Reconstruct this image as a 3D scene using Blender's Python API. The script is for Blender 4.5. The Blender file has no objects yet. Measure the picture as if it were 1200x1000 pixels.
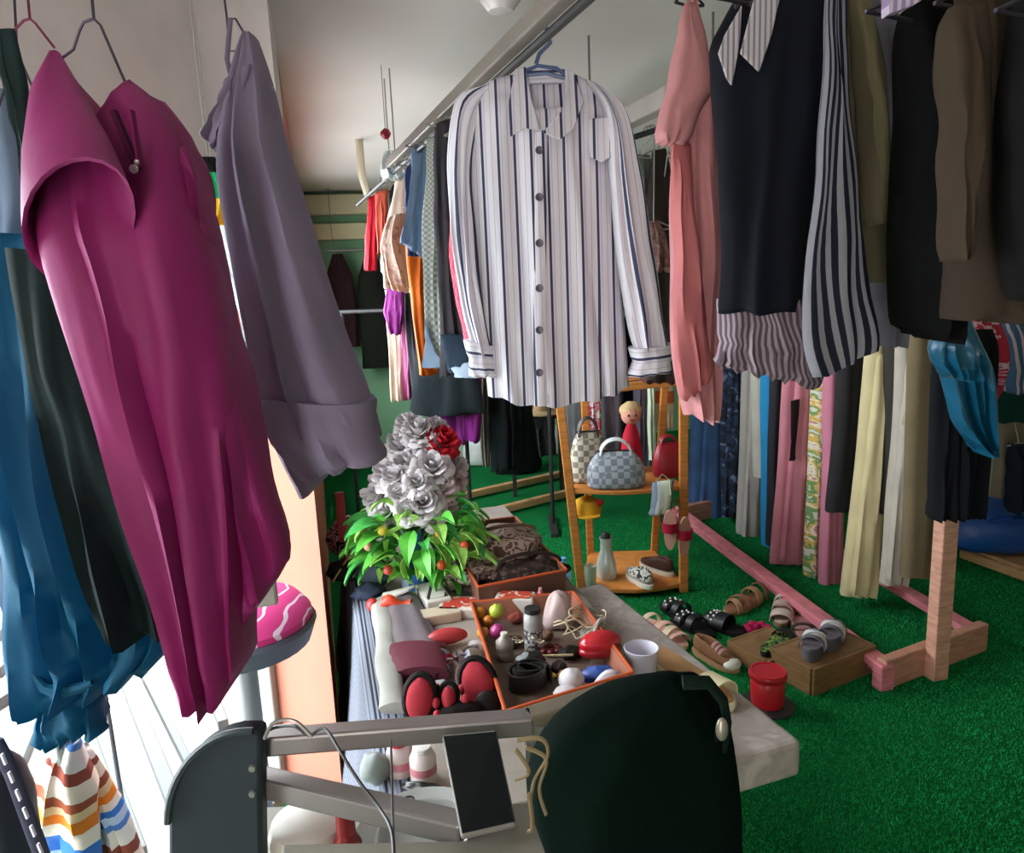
import bpy, math, random
import numpy as np
from mathutils import Vector, Matrix, noise
PI = math.pi
random.seed(7)
S = bpy.context.scene
COL = S.collection

# ------------------------------------------------------------------ camera
F = 900.0; EYE = Vector((0, 0, 1.65))
_d = Vector((200/F, -4600/F, -1)).normalized()          # world "down" in camera space
_f = Vector((0, 0, -1)); _Z = -_d
_Y = (_f - _f.dot(_d)*_d).normalized(); _X = _Y.cross(_Z)
ROT = Matrix((_X, _Y, _Z))                               # camera space -> world
cd = bpy.data.cameras.new('camera'); cam = bpy.data.objects.new('camera', cd); COL.objects.link(cam)
cam.matrix_world = Matrix.Translation(EYE) @ ROT.to_4x4()
cd.sensor_width = 36; cd.lens = 36*F/1200; cd.clip_start = .02
S.camera = cam

# ------------------------------------------------------------------ light and exposure
S.view_settings.view_transform = 'Standard'; S.view_settings.look = 'None'
S.view_settings.gamma = 1; S.view_settings.use_curve_mapping = False
S.view_settings.exposure = 0.0
w = bpy.data.worlds.new('overcast_sky'); S.world = w; w.use_nodes = True
bg = w.node_tree.nodes['Background']; bg.inputs[0].default_value = (1, .97, .95, 1); bg.inputs[1].default_value = 14.5

def light(name, loc, target, sx, sy, power=0, col=(1, 1, 1), portal=False):
    l = bpy.data.lights.new(name, 'AREA'); l.shape = 'RECTANGLE'; l.size = sx; l.size_y = sy
    l.energy = power; l.color = col
    o = bpy.data.objects.new(name, l); COL.objects.link(o); o.location = loc
    o.rotation_euler = (Vector(target)-Vector(loc)).to_track_quat('-Z', 'Y').to_euler()
    if portal: l.cycles.is_portal = True
    return o

# room directions: u runs along the shop (away), t across it (to the right)
u = Vector((-.241, .9705, 0)).normalized(); t = Vector((u.y, -u.x, 0))
YAW = math.atan2(u.y, u.x) - PI/2
def RT(s, q, z=0): return u*s + t*q + Vector((0, 0, z))
def ray(px, py): return ROT @ Vector(((px-600)/F, (500-py)/F, -1))
def PY(px, py, Y): r = ray(px, py); return EYE + r*(Y/r.y)
def PZ(px, py, z): r = ray(px, py); return EYE + r*((z-EYE.z)/r.z)

# ------------------------------------------------------------------ materials
def C(h):
    h = h.lstrip('#'); c = [int(h[i:i+2], 16)/255 for i in (0, 2, 4)]
    return tuple(x/12.92 if x <= .04045 else ((x+.055)/1.055)**2.4 for x in c) + (1,)
_mats = {}
def nodes(m): return m.node_tree.nodes, m.node_tree.links
def base(name, rough=.8, metal=0, trans=0, alpha=1, sheen=0, spec=.5):
    m = bpy.data.materials.new(name); m.use_nodes = True
    b = m.node_tree.nodes['Principled BSDF']
    b.inputs['Roughness'].default_value = rough; b.inputs['Metallic'].default_value = metal
    b.inputs['Transmission Weight'].default_value = trans; b.inputs['Alpha'].default_value = alpha
    b.inputs['Sheen Weight'].default_value = sheen; b.inputs['Specular IOR Level'].default_value = spec
    return m, b
def mapped(m, kind='Object', scale=(1, 1, 1), rot=(0, 0, 0)):
    n, l = nodes(m); tc = n.new('ShaderNodeTexCoord'); mp = n.new('ShaderNodeMapping')
    l.new(tc.outputs[kind], mp.inputs[0]); mp.inputs['Scale'].default_value = scale; mp.inputs['Rotation'].default_value = rot
    return mp.outputs[0]
def bump(m, b, scale, strength, dist=.01, kind='Object', tex='noise', vec=None, detail=4):
    n, l = nodes(m)
    v = vec or mapped(m, kind)
    if tex == 'noise':
        x = n.new('ShaderNodeTexNoise'); x.inputs['Scale'].default_value = scale; x.inputs['Detail'].default_value = detail; out = x.outputs[0]
    else:
        x = n.new('ShaderNodeTexVoronoi'); x.inputs['Scale'].default_value = scale; out = x.outputs[0]
    l.new(v, x.inputs['Vector'])
    bp = n.new('ShaderNodeBump'); bp.inputs['Strength'].default_value = strength; bp.inputs['Distance'].default_value = dist
    l.new(out, bp.inputs['Height']); l.new(bp.outputs[0], b.inputs['Normal'])
def ramp(m, fac, stops, const=False):
    n, l = nodes(m); r = n.new('ShaderNodeValToRGB'); e = r.color_ramp
    e.interpolation = 'CONSTANT' if const else 'LINEAR'
    while len(e.elements) < len(stops): e.elements.new(.5)
    for el, (p, c) in zip(e.elements, stops): el.position = p; el.color = C(c) if isinstance(c, str) else c
    l.new(fac, r.inputs[0]); return r.outputs[0]
def math_n(m, op, a, b=None):
    n, l = nodes(m); x = n.new('ShaderNodeMath'); x.operation = op
    for i, q in enumerate((a, b)):
        if q is None: continue
        if isinstance(q, (int, float)): x.inputs[i].default_value = q
        else: l.new(q, x.inputs[i])
    return x.outputs[0]
def noise_fac(m, scale, detail=3, kind='Object', vec=None, dist=0):
    n, l = nodes(m); x = n.new('ShaderNodeTexNoise'); x.inputs['Scale'].default_value = scale; x.inputs['Detail'].default_value = detail
    x.inputs['Distortion'].default_value = dist
    l.new(vec or mapped(m, kind), x.inputs['Vector']); return x.outputs[0]
def shade(c, k):
    c = C(c) if isinstance(c, str) else c
    return (min(1, c[0]*k), min(1, c[1]*k), min(1, c[2]*k), 1)
def mixc(m, fac, a, b):
    n, l = nodes(m); x = n.new('ShaderNodeMix'); x.data_type = 'RGBA'
    l.new(fac, x.inputs[0]) if not isinstance(fac, (int, float)) else None
    for i, q in ((6, a), (7, b)):
        if isinstance(q, (tuple, str)): x.inputs[i].default_value = C(q) if isinstance(q, str) else q
        else: l.new(q, x.inputs[i])
    return x.outputs[2]

def fab(c, rough=.85, sheen=0, var=.12, wr=.35, translucent=0, spec=.15):
    """plain cloth: slight dye variation, fine weave and soft creases"""
    key = ('fab', c, rough, sheen, translucent, wr)
    if key in _mats: return _mats[key]
    m, b = base('cloth', rough, sheen=sheen, spec=spec); n, l = nodes(m)
    f = noise_fac(m, 6, 4)
    l.new(ramp(m, f, [(.3, shade(c, 1-var)), (.7, shade(c, 1+var))]), b.inputs['Base Color'])
    bump(m, b, 14, wr, .012, detail=5)
    if translucent:
        tr = n.new('ShaderNodeBsdfTranslucent'); tr.inputs[0].default_value = shade(c, 1.3)
        mx = n.new('ShaderNodeMixShader'); mx.inputs[0].default_value = translucent
        l.new(b.outputs[0], mx.inputs[1]); l.new(tr.outputs[0], mx.inputs[2]); l.new(mx.outputs[0], n['Material Output'].inputs[0])
    _mats[key] = m; return m
def striped(stops, period, axis=0, rough=.85, rot=0, wr=.3, wob=0):
    """woven stripes from the cloth's own UV (metres): stops = [(0..1, colour)]"""
    key = ('str', tuple(stops), period, axis, rot, wob)
    if key in _mats: return _mats[key]
    m, b = base('striped_cloth', rough, spec=.15); n, l = nodes(m)
    v = mapped(m, 'UV', rot=(0, 0, rot)); sp = n.new('ShaderNodeSeparateXYZ'); l.new(v, sp.inputs[0])
    x = math_n(m, 'DIVIDE', sp.outputs[axis], period)
    if wob: x = math_n(m, 'ADD', x, math_n(m, 'MULTIPLY', noise_fac(m, 3, 2, 'UV'), wob))
    x = math_n(m, 'FRACT', math_n(m, 'ADD', x, 50.0))
    l.new(ramp(m, x, stops, True), b.inputs['Base Color'])
    bump(m, b, 14, wr, .012, detail=5)
    _mats[key] = m; return m
def patterned(stops, scale, kind='noise', coord='UV', rough=.8, dist=1.0, stretch=(1, 1, 1), const=True):
    key = ('pat', tuple(stops), scale, kind, coord, dist, stretch)
    if key in _mats: return _mats[key]
    m, b = base('printed_cloth', rough, spec=.3); n, l = nodes(m); v = mapped(m, coord, stretch)
    if kind == 'noise': f = noise_fac(m, scale, 3, vec=v, dist=dist)
    elif kind == 'wave':
        x = n.new('ShaderNodeTexWave'); x.inputs['Scale'].default_value = scale; x.inputs['Distortion'].default_value = dist; l.new(v, x.inputs[0]); f = x.outputs[1]
    elif kind == 'voronoi':
        x = n.new('ShaderNodeTexVoronoi'); x.inputs['Scale'].default_value = scale; l.new(v, x.inputs['Vector']); f = x.outputs[0]
    else:
        x = n.new('ShaderNodeTexChecker'); x.inputs['Scale'].default_value = scale; l.new(v, x.inputs[0]); f = x.outputs[1]
    l.new(ramp(m, f, stops, const), b.inputs['Base Color']); _mats[key] = m; return m
def plain(c, rough=.5, metal=0, var=.06, bs=0, spec=.5, trans=0, scale=8):
    key = ('pl', c, rough, metal, bs, trans)
    if key in _mats: return _mats[key]
    m, b = base('surface', rough, metal, trans, spec=spec); n, l = nodes(m)
    l.new(ramp(m, noise_fac(m, scale, 4), [(.3, shade(c, 1-var)), (.7, shade(c, 1+var))]), b.inputs['Base Color'])
    if bs: bump(m, b, 40, bs, .005)
    _mats[key] = m; return m
def wood(c, scale=7):
    key = ('wd', c, scale)
    if key in _mats: return _mats[key]
    m, b = base('wood', .5, spec=.35); n, l = nodes(m)
    f = noise_fac(m, scale, 5, vec=mapped(m, 'Object', (1.2, 1.2, 9)), dist=.8)
    l.new(ramp(m, f, [(.3, shade(c, .72)), (.55, c), (.75, shade(c, 1.2))]), b.inputs['Base Color']); bump(m, b, 60, .15, .003)
    _mats[key] = m; return m
def glass(c='ffffff', rough=.05, alpha=.16):
    key = ('gl', c, rough, alpha)
    if key in _mats: return _mats[key]
    m = bpy.data.materials.new('clear_glass'); m.use_nodes = True; n, l = nodes(m); n.remove(n['Principled BSDF'])
    tr = n.new('ShaderNodeBsdfTransparent'); tr.inputs[0].default_value = C(c)
    gl = n.new('ShaderNodeBsdfGlossy'); gl.inputs['Roughness'].default_value = rough; gl.inputs[0].default_value = (1, 1, 1, 1)
    df = n.new('ShaderNodeBsdfDiffuse'); df.inputs[0].default_value = C(c)
    m1 = n.new('ShaderNodeMixShader'); m1.inputs[0].default_value = .35; l.new(df.outputs[0], m1.inputs[1]); l.new(gl.outputs[0], m1.inputs[2])
    m2 = n.new('ShaderNodeMixShader'); m2.inputs[0].default_value = alpha; l.new(tr.outputs[0], m2.inputs[1]); l.new(m1.outputs[0], m2.inputs[2])
    l.new(m2.outputs[0], n['Material Output'].inputs[0]); _mats[key] = m; return m

# ------------------------------------------------------------------ object helpers
ORG = {}
def org(o): return ORG.get(o.name, Vector((0, 0, 0))) if o else Vector((0, 0, 0))
def tag(o, label=None, cat=None, group=None, kind=None):
    if label: o['label'] = label
    if cat: o['category'] = cat
    if group: o['group'] = group
    if kind: o['kind'] = kind
    return o
def thing(name, label, cat, loc=(0, 0, 0), group=None):
    o = bpy.data.objects.new(name, None); COL.objects.link(o); o.location = loc; o.empty_display_size = .05
    ORG[o.name] = Vector(loc); return tag(o, label, cat, group)
def copy_thing(o, loc, rz=0, label=None, sc=1):
    r = o.copy(); COL.objects.link(r); r.location = loc; r.rotation_euler.z = rz; r.scale = (sc,)*3; ORG[r.name] = Vector(loc)
    if label: r['label'] = label
    for ch in list(o.children):
        c = ch.copy(); COL.objects.link(c); c.parent = r
        for g in ch.children:
            d = g.copy(); COL.objects.link(d); d.parent = c
    return r
def V(*a): return Vector(a)
class MB:
    def __init__(s): s.v = []; s.f = []; s.uv = []
    def add(s, pts, faces, uv=None):
        n = len(s.v); s.v += [tuple(p) for p in pts]; s.f += [tuple(i+n for i in f) for f in faces]
        s.uv += uv if uv else [(p[0], p[2]) for p in pts]; return s
    def box(s, c, d, rz=0, rot=None):
        c = Vector(c); M = rot or Matrix.Rotation(rz, 3, 'Z')
        P = [c + M @ Vector((x*d[0]/2, y*d[1]/2, z*d[2]/2)) for x in (-1, 1) for y in (-1, 1) for z in (-1, 1)]
        return s.add(P, [(0, 1, 3, 2), (4, 6, 7, 5), (0, 4, 5, 1), (2, 3, 7, 6), (0, 2, 6, 4), (1, 5, 7, 3)])
    def bar(s, a, b, wd, ht, up=(0, 0, 1)):
        a = Vector(a); b = Vector(b); d = (b-a).normalized(); x = d.cross(Vector(up)).normalized()*wd/2; z = x.cross(d).normalized()*ht/2
        P = [p + i*x + j*z for p in (a, b) for i, j in ((-1, -1), (1, -1), (1, 1), (-1, 1))]
        return s.add(P, [(3, 2, 1, 0), (4, 5, 6, 7), (0, 1, 5, 4), (1, 2, 6, 5), (2, 3, 7, 6), (3, 0, 4, 7)])
    def rings(s, R, cap=True, closed=False, uvs=None):
        n = len(R[0]); b = len(s.v); m = len(R)
        pts = [p for r in R for p in r]; fs = []
        for i in range(m if closed else m-1):
            for j in range(n):
                a, c = i*n, ((i+1) % m)*n; k = (j+1) % n
                fs.append((a+j, a+k, c+k, c+j))
        if cap and not closed: fs += [tuple(range(n-1, -1, -1)), tuple(range((m-1)*n, m*n))]
        uv = uvs or [(j/n, i/max(1, m-1)) for i in range(m) for j in range(n)]
        return s.add(pts, fs, uv)
    def tube(s, pts, r, n=8, closed=False, flat=1.0):
        pts = [Vector(p) for p in pts]; m = len(pts); R = []; ref = None
        for i, p in enumerate(pts):
            a = pts[(i-1) % m] if (i or closed) else p; c = pts[(i+1) % m] if (i < m-1 or closed) else p
            d = (c-a).normalized()
            if ref is None: ref = d.orthogonal().normalized()
            ref = (ref - ref.dot(d)*d)
            ref = ref.normalized() if ref.length > 1e-6 else d.orthogonal().normalized()
            y = d.cross(ref); rr = r[i] if isinstance(r, (list, tuple)) else r
            R.append([p + rr*(math.cos(2*PI*k/n)*ref + flat*math.sin(2*PI*k/n)*y) for k in range(n)])
        return s.rings(R, closed=closed)
    def lathe(s, prof, c=(0, 0, 0), n=20, axis=(0, 0, 1), sq=1.0):
        c = Vector(c); q = Vector((0, 0, 1)).rotation_difference(Vector(axis)).to_matrix()
        return s.rings([[c + q @ Vector((r*math.cos(2*PI*k/n), sq*r*math.sin(2*PI*k/n), z)) for k in range(n)] for r, z in prof])
    def ball(s, c, r, n=14, m=9, rot=None, wob=0, seed=0):
        c = Vector(c); r = Vector((r, r, r)) if isinstance(r, (int, float)) else Vector(r); M = rot or Matrix.Identity(3); R = []
        for i in range(m+1):
            a = PI*max(.02, min(.98, i/m)) - PI/2; row = []
            for k in range(n):
                d = Vector((math.cos(a)*math.cos(2*PI*k/n), math.cos(a)*math.sin(2*PI*k/n), math.sin(a)))
                q = 1 + (wob*noise.noise(d*2+Vector((seed*3.1, 0, 0))) if wob else 0)
                row.append(c + M @ Vector((d.x*r.x*q, d.y*r.y*q, d.z*r.z*q)))
            R.append(row)
        return s.rings(R)
    def prism(s, pts, ext):
        pts = [Vector(p) for p in pts]; e = Vector(ext); n = len(pts)
        fs = [tuple(range(n)), tuple(range(2*n-1, n-1, -1))] + [(i, i+n, (i+1) % n+n, (i+1) % n) for i in range(n)]
        return s.add(pts + [p+e for p in pts], fs)
    def build(s, name, mat, parent=None, smooth=40, bevel=0, sub=0, fix=True):
        w0 = org(parent); me = bpy.data.meshes.new(name)
        o0 = w0 if parent else Vector((0, 0, 0))
        me.from_pydata([(p[0]-o0.x, p[1]-o0.y, p[2]-o0.z) for p in s.v], [], s.f); me.update()
        ul = me.uv_layers.new(name='UVMap'); li = np.zeros(len(me.loops), dtype=np.int32); me.loops.foreach_get('vertex_index', li)
        ul.data.foreach_set('uv', np.array(s.uv, dtype=np.float32)[li].ravel())
        if fix:
            import bmesh
            bm = bmesh.new(); bm.from_mesh(me); bmesh.ops.recalc_face_normals(bm, faces=bm.faces); bm.to_mesh(me); bm.free()
        if smooth:
            me.shade_smooth(); me.set_sharp_from_angle(angle=math.radians(smooth))
        me.materials.append(mat)
        o = bpy.data.objects.new(name, me); COL.objects.link(o)
        if parent: o.parent = parent
        ORG[o.name] = Vector(w0)
        if bevel:
            q = o.modifiers.new('bevel', 'BEVEL'); q.width = bevel; q.segments = 2; q.limit_method = 'ANGLE'
        if sub:
            q = o.modifiers.new('sub', 'SUBSURF'); q.levels = q.render_levels = sub
        return o
def pp(x):
    """'x,y x,y,Y' -> list of pixel tuples"""
    if not isinstance(x, str): return x
    return [tuple(float(q) for q in a.split(',')) for a in x.split()]
def smooth(pts, n=40): P = [Vector(p) for p in pts]; return [cat_rom(P, i/n) for i in range(n+1)]
def cat_rom(P, v):
    n = len(P)-1; x = min(max(v, 0), 1)*n; i = min(int(x), n-1); f = x-i
    a, b, c, d = P[max(i-1, 0)], P[i], P[i+1], P[min(i+2, n)]
    return .5*((2*b) + (c-a)*f + (2*a-5*b+4*c-d)*f*f + (3*b-a-3*c+d)*f**3)
def cloth_mb(L, R, Y, YR=None, T=.05, amp=.012, k=3, df=0, db=0, hem=0, nv=24, nu=14, seed=0, mb=None, vneck=0, edge=.004, top=.35, proj=False):
    """one hanging garment panel: front and back of a cloth body between its left and right edge, with folds"""
    YR = Y if YR is None else YR; L = pp(L); R = pp(R)
    Lp = [PY(p[0], p[1], p[2] if len(p) > 2 else Y) for p in L]; Rp = [PY(p[0], p[1], p[2] if len(p) > 2 else YR) for p in R]
    hs = sum((b-a).length for a, b in zip(Lp, Rp))/len(Lp)/2 if len(Lp) == len(Rp) else (Rp[-1]-Lp[-1]).length/2
    ln = sum((Lp[i+1]-Lp[i]).length for i in range(len(Lp)-1)); c0 = (Lp[-1]+Rp[-1])/2; hd = (Rp[-1]-Lp[-1]); hd.z = 0; hd.normalize()
    rows = []; uvs = []; ph = seed*1.7
    for i in range(nv+1):
        v = i/nv; l = cat_rom(Lp, v); r = cat_rom(Rp, v); H = (r-l)/2; c = (l+r)/2
        tn = Vector((H.y, -H.x, 0))
        tn = tn.normalized() if tn.length > 1e-5 else Vector((0, -1, 0))
        if tn.y > 0: tn = -tn
        tt = T*min(1, top+v*2.2)*(1 if v < .97 else .9); row = []; uv = []
        for sd in (1, -1):
            us = range(nu+1) if sd > 0 else range(nu-1, 0, -1)
            for j in us:
                q = -1+2*j/nu; off = sd*tt*math.sqrt(max(0, 1-q**4))
                wv = .12+.88*v**.8
                qq = q+.28*noise.noise(Vector((q*1.3, v*1.1, seed*3.7)))
                fo = amp*wv*(.75*math.sin(PI*k*qq+ph+1.3*v)+.4*math.sin(PI*k*1.7*qq+ph*2-.8*v)+1.5*noise.noise(Vector((q*2.0, v*2.0, seed*5.3)))+.5*noise.noise(Vector((q*5, v*5, seed*2.3))))
                fo *= (1-abs(q)**8*.7)
                dr = (df if sd > 0 else db)*((1-abs(q)) if vneck else (1-q*q))*(1-v)**5
                hm = hem*(1-q*q)*v**5 + amp*.35*v**4*math.sin(PI*k*qq+ph)
                p = c+H*q+tn*(off+fo)-Vector((0, 0, dr+hm))
                p += Vector((1, 0, 0))*edge*noise.noise(Vector((q*1.5, v*5, seed*2.1+9)))*2
                row.append(p); uv.append(((p-c0).dot(hd) if proj else q*hs*(1 if sd > 0 else .97), v*ln))
        rows.append(row); uvs += uv
    mb = mb or MB(); n = 2*nu
    b0 = len(mb.v); mb.rings(rows, cap=False, uvs=uvs)
    for base_i in (0, nv*n):
        for j in range(nu):
            a, c2 = j, j+1
            ba = (2*nu-j) % n; bc = 2*nu-(j+1)
            f = [a, c2, bc, ba]; f2 = []
            for x in f:
                if x not in f2: f2.append(x)
            if len(f2) > 2: mb.f.append(tuple(b0+base_i+x for x in f2))
    return mb
def cloth(name, mat, L, R, Y, parent, **kw): return cloth_mb(L, R, Y, **kw).build(name, mat, parent, smooth=75)
NS = [0]
def garment(name, label, cat, mat, L, R, Y, group=None, **kw):
    """a garment that is one body; returns its Empty so that sleeves etc. can be added"""
    NS[0] += 1; kw.setdefault('seed', NS[0]); Lp, Rp = pp(L), pp(R)
    yy = kw.get('YR') or Y; c = (PY(Lp[-1][0], Lp[-1][1], Y)+PY(Rp[-1][0], Rp[-1][1], yy))/2
    e = thing(name, label, cat, c, group)
    cloth(kw.pop('part', 'body'), mat, Lp, Rp, Y, e, **kw); return e
HOOKN = [0]
def hanger(label, top, rail, w=.36, mat=None, slope=.25, rz=0.0, group=None, r=.0022, cross=True):
    """wire hanger: hook over the rail, neck, two sloping arms, cross wire"""
    mat = mat or plain('3a3c44', .35, .8); top = Vector(top); rail = Vector(rail)
    e = thing('clothes_hanger', label, 'hanger', top, group); dx = Vector((math.cos(rz), math.sin(rz), 0)); px = Vector((-dx.y, dx.x, 0))
    hk = .018; c = rail+Vector((0, 0, hk*.15)); pts = [top]
    pts.append(Vector((top.x, top.y, top.z+.02)))
    side = dx
    for a in range(0, 11):
        th = -.3*PI + 1.25*PI*a/10
        pts.append(c+side*hk*math.cos(th)+Vector((0, 0, hk*math.sin(th))))
    MB().tube(pts, r, 6).build('hook', mat, e)
    mb = MB(); l = top-dx*w/2-Vector((0, 0, w/2*slope)); rr = top+dx*w/2-Vector((0, 0, w/2*slope))
    mb.tube([l, top-dx*.02, top, top+dx*.02, rr], r*1.2, 6)
    if cross: mb.tube([l, (l+rr)/2-Vector((0, 0, .004)), rr], r*1.2, 6)
    mb.build('shoulder_wire', mat, e); return e

# ================================================================== SETTING
CEIL = 2.45
A_ = V(-.80, 2.24, 0); B_ = V(-1.08, .55, 0); B2 = V(-1.25, -1.6, 0)
Lc = RT(2.2, -.045); Lf = RT(7.2, -.045); Rf = RT(7.2, 4.2); Rn = RT(-1.4, 4.2)

def carpet_mat():
    m, b = base('green_carpet', .95, spec=.1); n, l = nodes(m)
    f = mixc(m, noise_fac(m, 1.6, 3), '0f7038', '188d49'); g = noise_fac(m, 160, 3)
    l.new(mixc(m, math_n(m, 'MULTIPLY', g, .75), f, '0a4f27'), b.inputs['Base Color'])
    bump(m, b, 190, .9, .01, detail=3); return m
CARPET = carpet_mat()
mb = MB(); mb.prism([V(*p.xy, -.06) for p in (A_, B_, B2, Rn, Rf, Lf, Lc)], (0, 0, .06))
floor = mb.build('floor', CARPET, smooth=0); tag(floor, kind='structure')
# carpet pile: the tufts of the nearest strip of floor, as real blades
rng = np.random.default_rng(3); N = 120000
P = []; Fc = []
ys = 1.5+3.5*rng.uniform(0, 1, N)**1.5; xs = -.45+rng.uniform(0, 1, N)*(.75+.62*ys); an = rng.uniform(0, 2*PI, N); hh = rng.uniform(.006, .012, N); lx = rng.normal(0, .004, N); ly = rng.normal(0, .004, N)
pv = np.zeros((N, 3, 3)); wd = .0022
pv[:, 0] = np.c_[xs-wd*np.cos(an), ys-wd*np.sin(an), np.zeros(N)]; pv[:, 1] = np.c_[xs+wd*np.cos(an), ys+wd*np.sin(an), np.zeros(N)]; pv[:, 2] = np.c_[xs+lx, ys+ly, hh]
me = bpy.data.meshes.new('carpet_pile'); me.from_pydata(pv.reshape(-1, 3).tolist(), [], np.arange(3*N).reshape(-1, 3).tolist()); me.materials.append(fab('1f9f52', .9, 0))
o = bpy.data.objects.new('carpet_pile', me); COL.objects.link(o); o.parent = floor; o['kind'] = 'stuff'

mb = MB(); mb.prism([V(*p.xy, CEIL) for p in (A_, B_, B2, Rn, Rf, Lf, Lc)], (0, 0, .08))
tag(mb.build('ceiling', plain('efebe9', .9, var=.04, scale=1.2), smooth=0), kind='structure')
def wall(name, a, b, mat, z0=0, z1=CEIL, th=.12, out=None):
    d = (b-a).normalized(); n = V(d.y, -d.x, 0)
    if out is not None and n.dot(out) < 0: n = -n
    m = MB(); m.prism([V(*a.xy, z0), V(*b.xy, z0), V(*b.xy, z1), V(*a.xy, z1)], n*th)
    return tag(m.build(name, mat, smooth=0), kind='structure')
GREENW = plain('7fae88', .85, var=.08, scale=2); PINKW = plain('b56a56', .8, var=.05, bs=.08, scale=2.5); CREAM = plain('d8cfae', .8, var=.06)
wall('wall_back', Lf, Rf, GREENW, out=u)
wall('wall_right', Rn, Rf, plain('b9b39a', .85, var=.06), out=t)
NW = plain('d8cfc4', .85); n1 = B2.lerp(Rn, .10); n2 = B2.lerp(Rn, .165)  # narrow unseen opening added behind the camera to let in front light
wall('wall_near_left', B2, n1, NW, out=-u); wall('wall_near_right', n2, Rn, NW, out=-u); wall('wall_near_head', n1, n2, NW, 2.1, CEIL, out=-u)
nd = (Rn-B2).normalized(); m3 = (n1+n2)/2+V(nd.y, -nd.x, 0)*.1; light('added_opening_portal', V(m3.x, m3.y, 1.05), V(m3.x, m3.y, 1.05)-V(nd.y, -nd.x, 0), (n2-n1).length, 2.1, portal=True)
wall('wall_side', B_, B2, plain('c9bfae', .85), out=-t)
# wall_left: pink, its end face is the pink pier by the shop window; an unseen window, added for light, opens in it
pier = [Lc, A_ - V(.01, 0, 0), A_+u*.3-V(.01, 0, 0), Lc+u*.4]
w1 = RT(3.0, -.045); w2 = RT(6.2, -.045)
mb = MB(); mb.prism([V(*p.xy, 0) for p in (Lc, A_, A_+u*.55, RT(3.0, -.27), w1)], (0, 0, 1.86))
tag(mb.build('wall_left', PINKW, smooth=0), kind='structure')
mb = MB(); mb.prism([V(*p.xy, 1.86) for p in (Lc, A_, A_+u*.55, RT(3.0, -.27), w1)], (0, 0, CEIL-1.86))
tag(mb.build('wall_left_upper', plain('d9d2cf', .85), smooth=0), kind='structure')
wall('wall_left_sill', w1, w2, PINKW, 0, .95, .2, -t); wall('wall_left_head', w1, w2, PINKW, 2.12, CEIL, .2, -t); wall('wall_left_end', w2, Lf, PINKW, 0, CEIL, .2, -t)
ALU = plain('c9ccce', .35, .6); GL = glass('f4fbff', .02, .025)
def window(name, a, b, z0, z1, nm, mat, fr=.05, off=V(0, 0, 0)):
    e = thing(name, None, None, (a+b)/2+off); e['kind'] = 'structure'; a = a+off; b = b+off
    d = b-a
    for z in (z0+fr/2, z1-fr/2): MB().bar(V(*a.xy, z), V(*b.xy, z), fr, fr).build('window_rail', mat, e, 0, .004)
    for i in range(nm+1):
        p = a+d*((i+.02)/(nm+.04)); MB().bar(V(*p.xy, z0+fr), V(*p.xy, z1-fr), fr, fr, tuple(d.normalized())).build('window_stile', mat, e, 0, .004)
    for i in range(nm):
        p = a+d*(i/nm)+d.normalized()*fr*.6; q = a+d*((i+1)/nm)-d.normalized()*fr*.6
        n = V(-d.y, d.x, 0).normalized()*.006
        MB().prism([V(*p.xy, z0+fr), V(*q.xy, z0+fr), V(*q.xy, z1-fr), V(*p.xy, z1-fr)], n).build('window_pane', GL, e, 0)
    return e
window('window_1', A_, B_, .02, 1.92, 2, plain('8f958f', .45, .3), .05)
wall('wall_front', A_, B_, plain('d9d2cf', .85), 1.92, CEIL, .12, V(-1, 0, 0))
window('added_window', w1, w2, .95, 2.12, 3, ALU, .05, -t*.1)  # unseen window added to brighten the far ceiling and floor
# portals for the daylight
mid = (A_+B_)/2; nrm = V(B_.y-A_.y, A_.x-B_.x, 0).normalized()
if nrm.dot(V(1, 0, 0)) < 0: nrm = -nrm
light('window_portal', V(mid.x, mid.y, .96)-nrm*.08, V(mid.x, mid.y, .96)+nrm, (A_-B_).length, 1.92, portal=True)
m2 = (w1+w2)/2-t*.22; light('side_portal', V(m2.x, m2.y, 1.53), V(m2.x, m2.y, 1.53)+t, 3.2, 1.17, portal=True)
# outside the shop window
mb = MB(); mb.prism([V(-12, -3, -.12), V(-1.3, -3, -.12), V(-1.12, .5, -.12), V(-.86, 2.3, -.12), V(-2.4, 8, -.12), V(-12, 8, -.12)], (0, 0, .06))
tag(mb.build('outside_pavement', plain('a8a8a2', .9, var=.05)), kind='structure')
# cornice beams over the back wall and the beam on the right
mb = MB(); mb.bar(RT(7.16, -.04, 2.33), RT(7.16, 4.18, 2.33), .16, .17); tag(mb.build('trim_1', CREAM, None, 0, .008), kind='structure')
mb = MB(); mb.bar(RT(7.14, -.04, 2.1), RT(7.14, 4.18, 2.1), .12, .14); tag(mb.build('trim_2', plain('cfc59f', .8), None, 0, .008), kind='structure')
mb = MB(); mb.bar(PY(722, 139, 3.3)+u*2.6, PY(790, 112, 2.4), .06, .06); tag(mb.build('trim_3', plain('c3bab4', .8), None, 0, .006), kind='structure')

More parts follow.
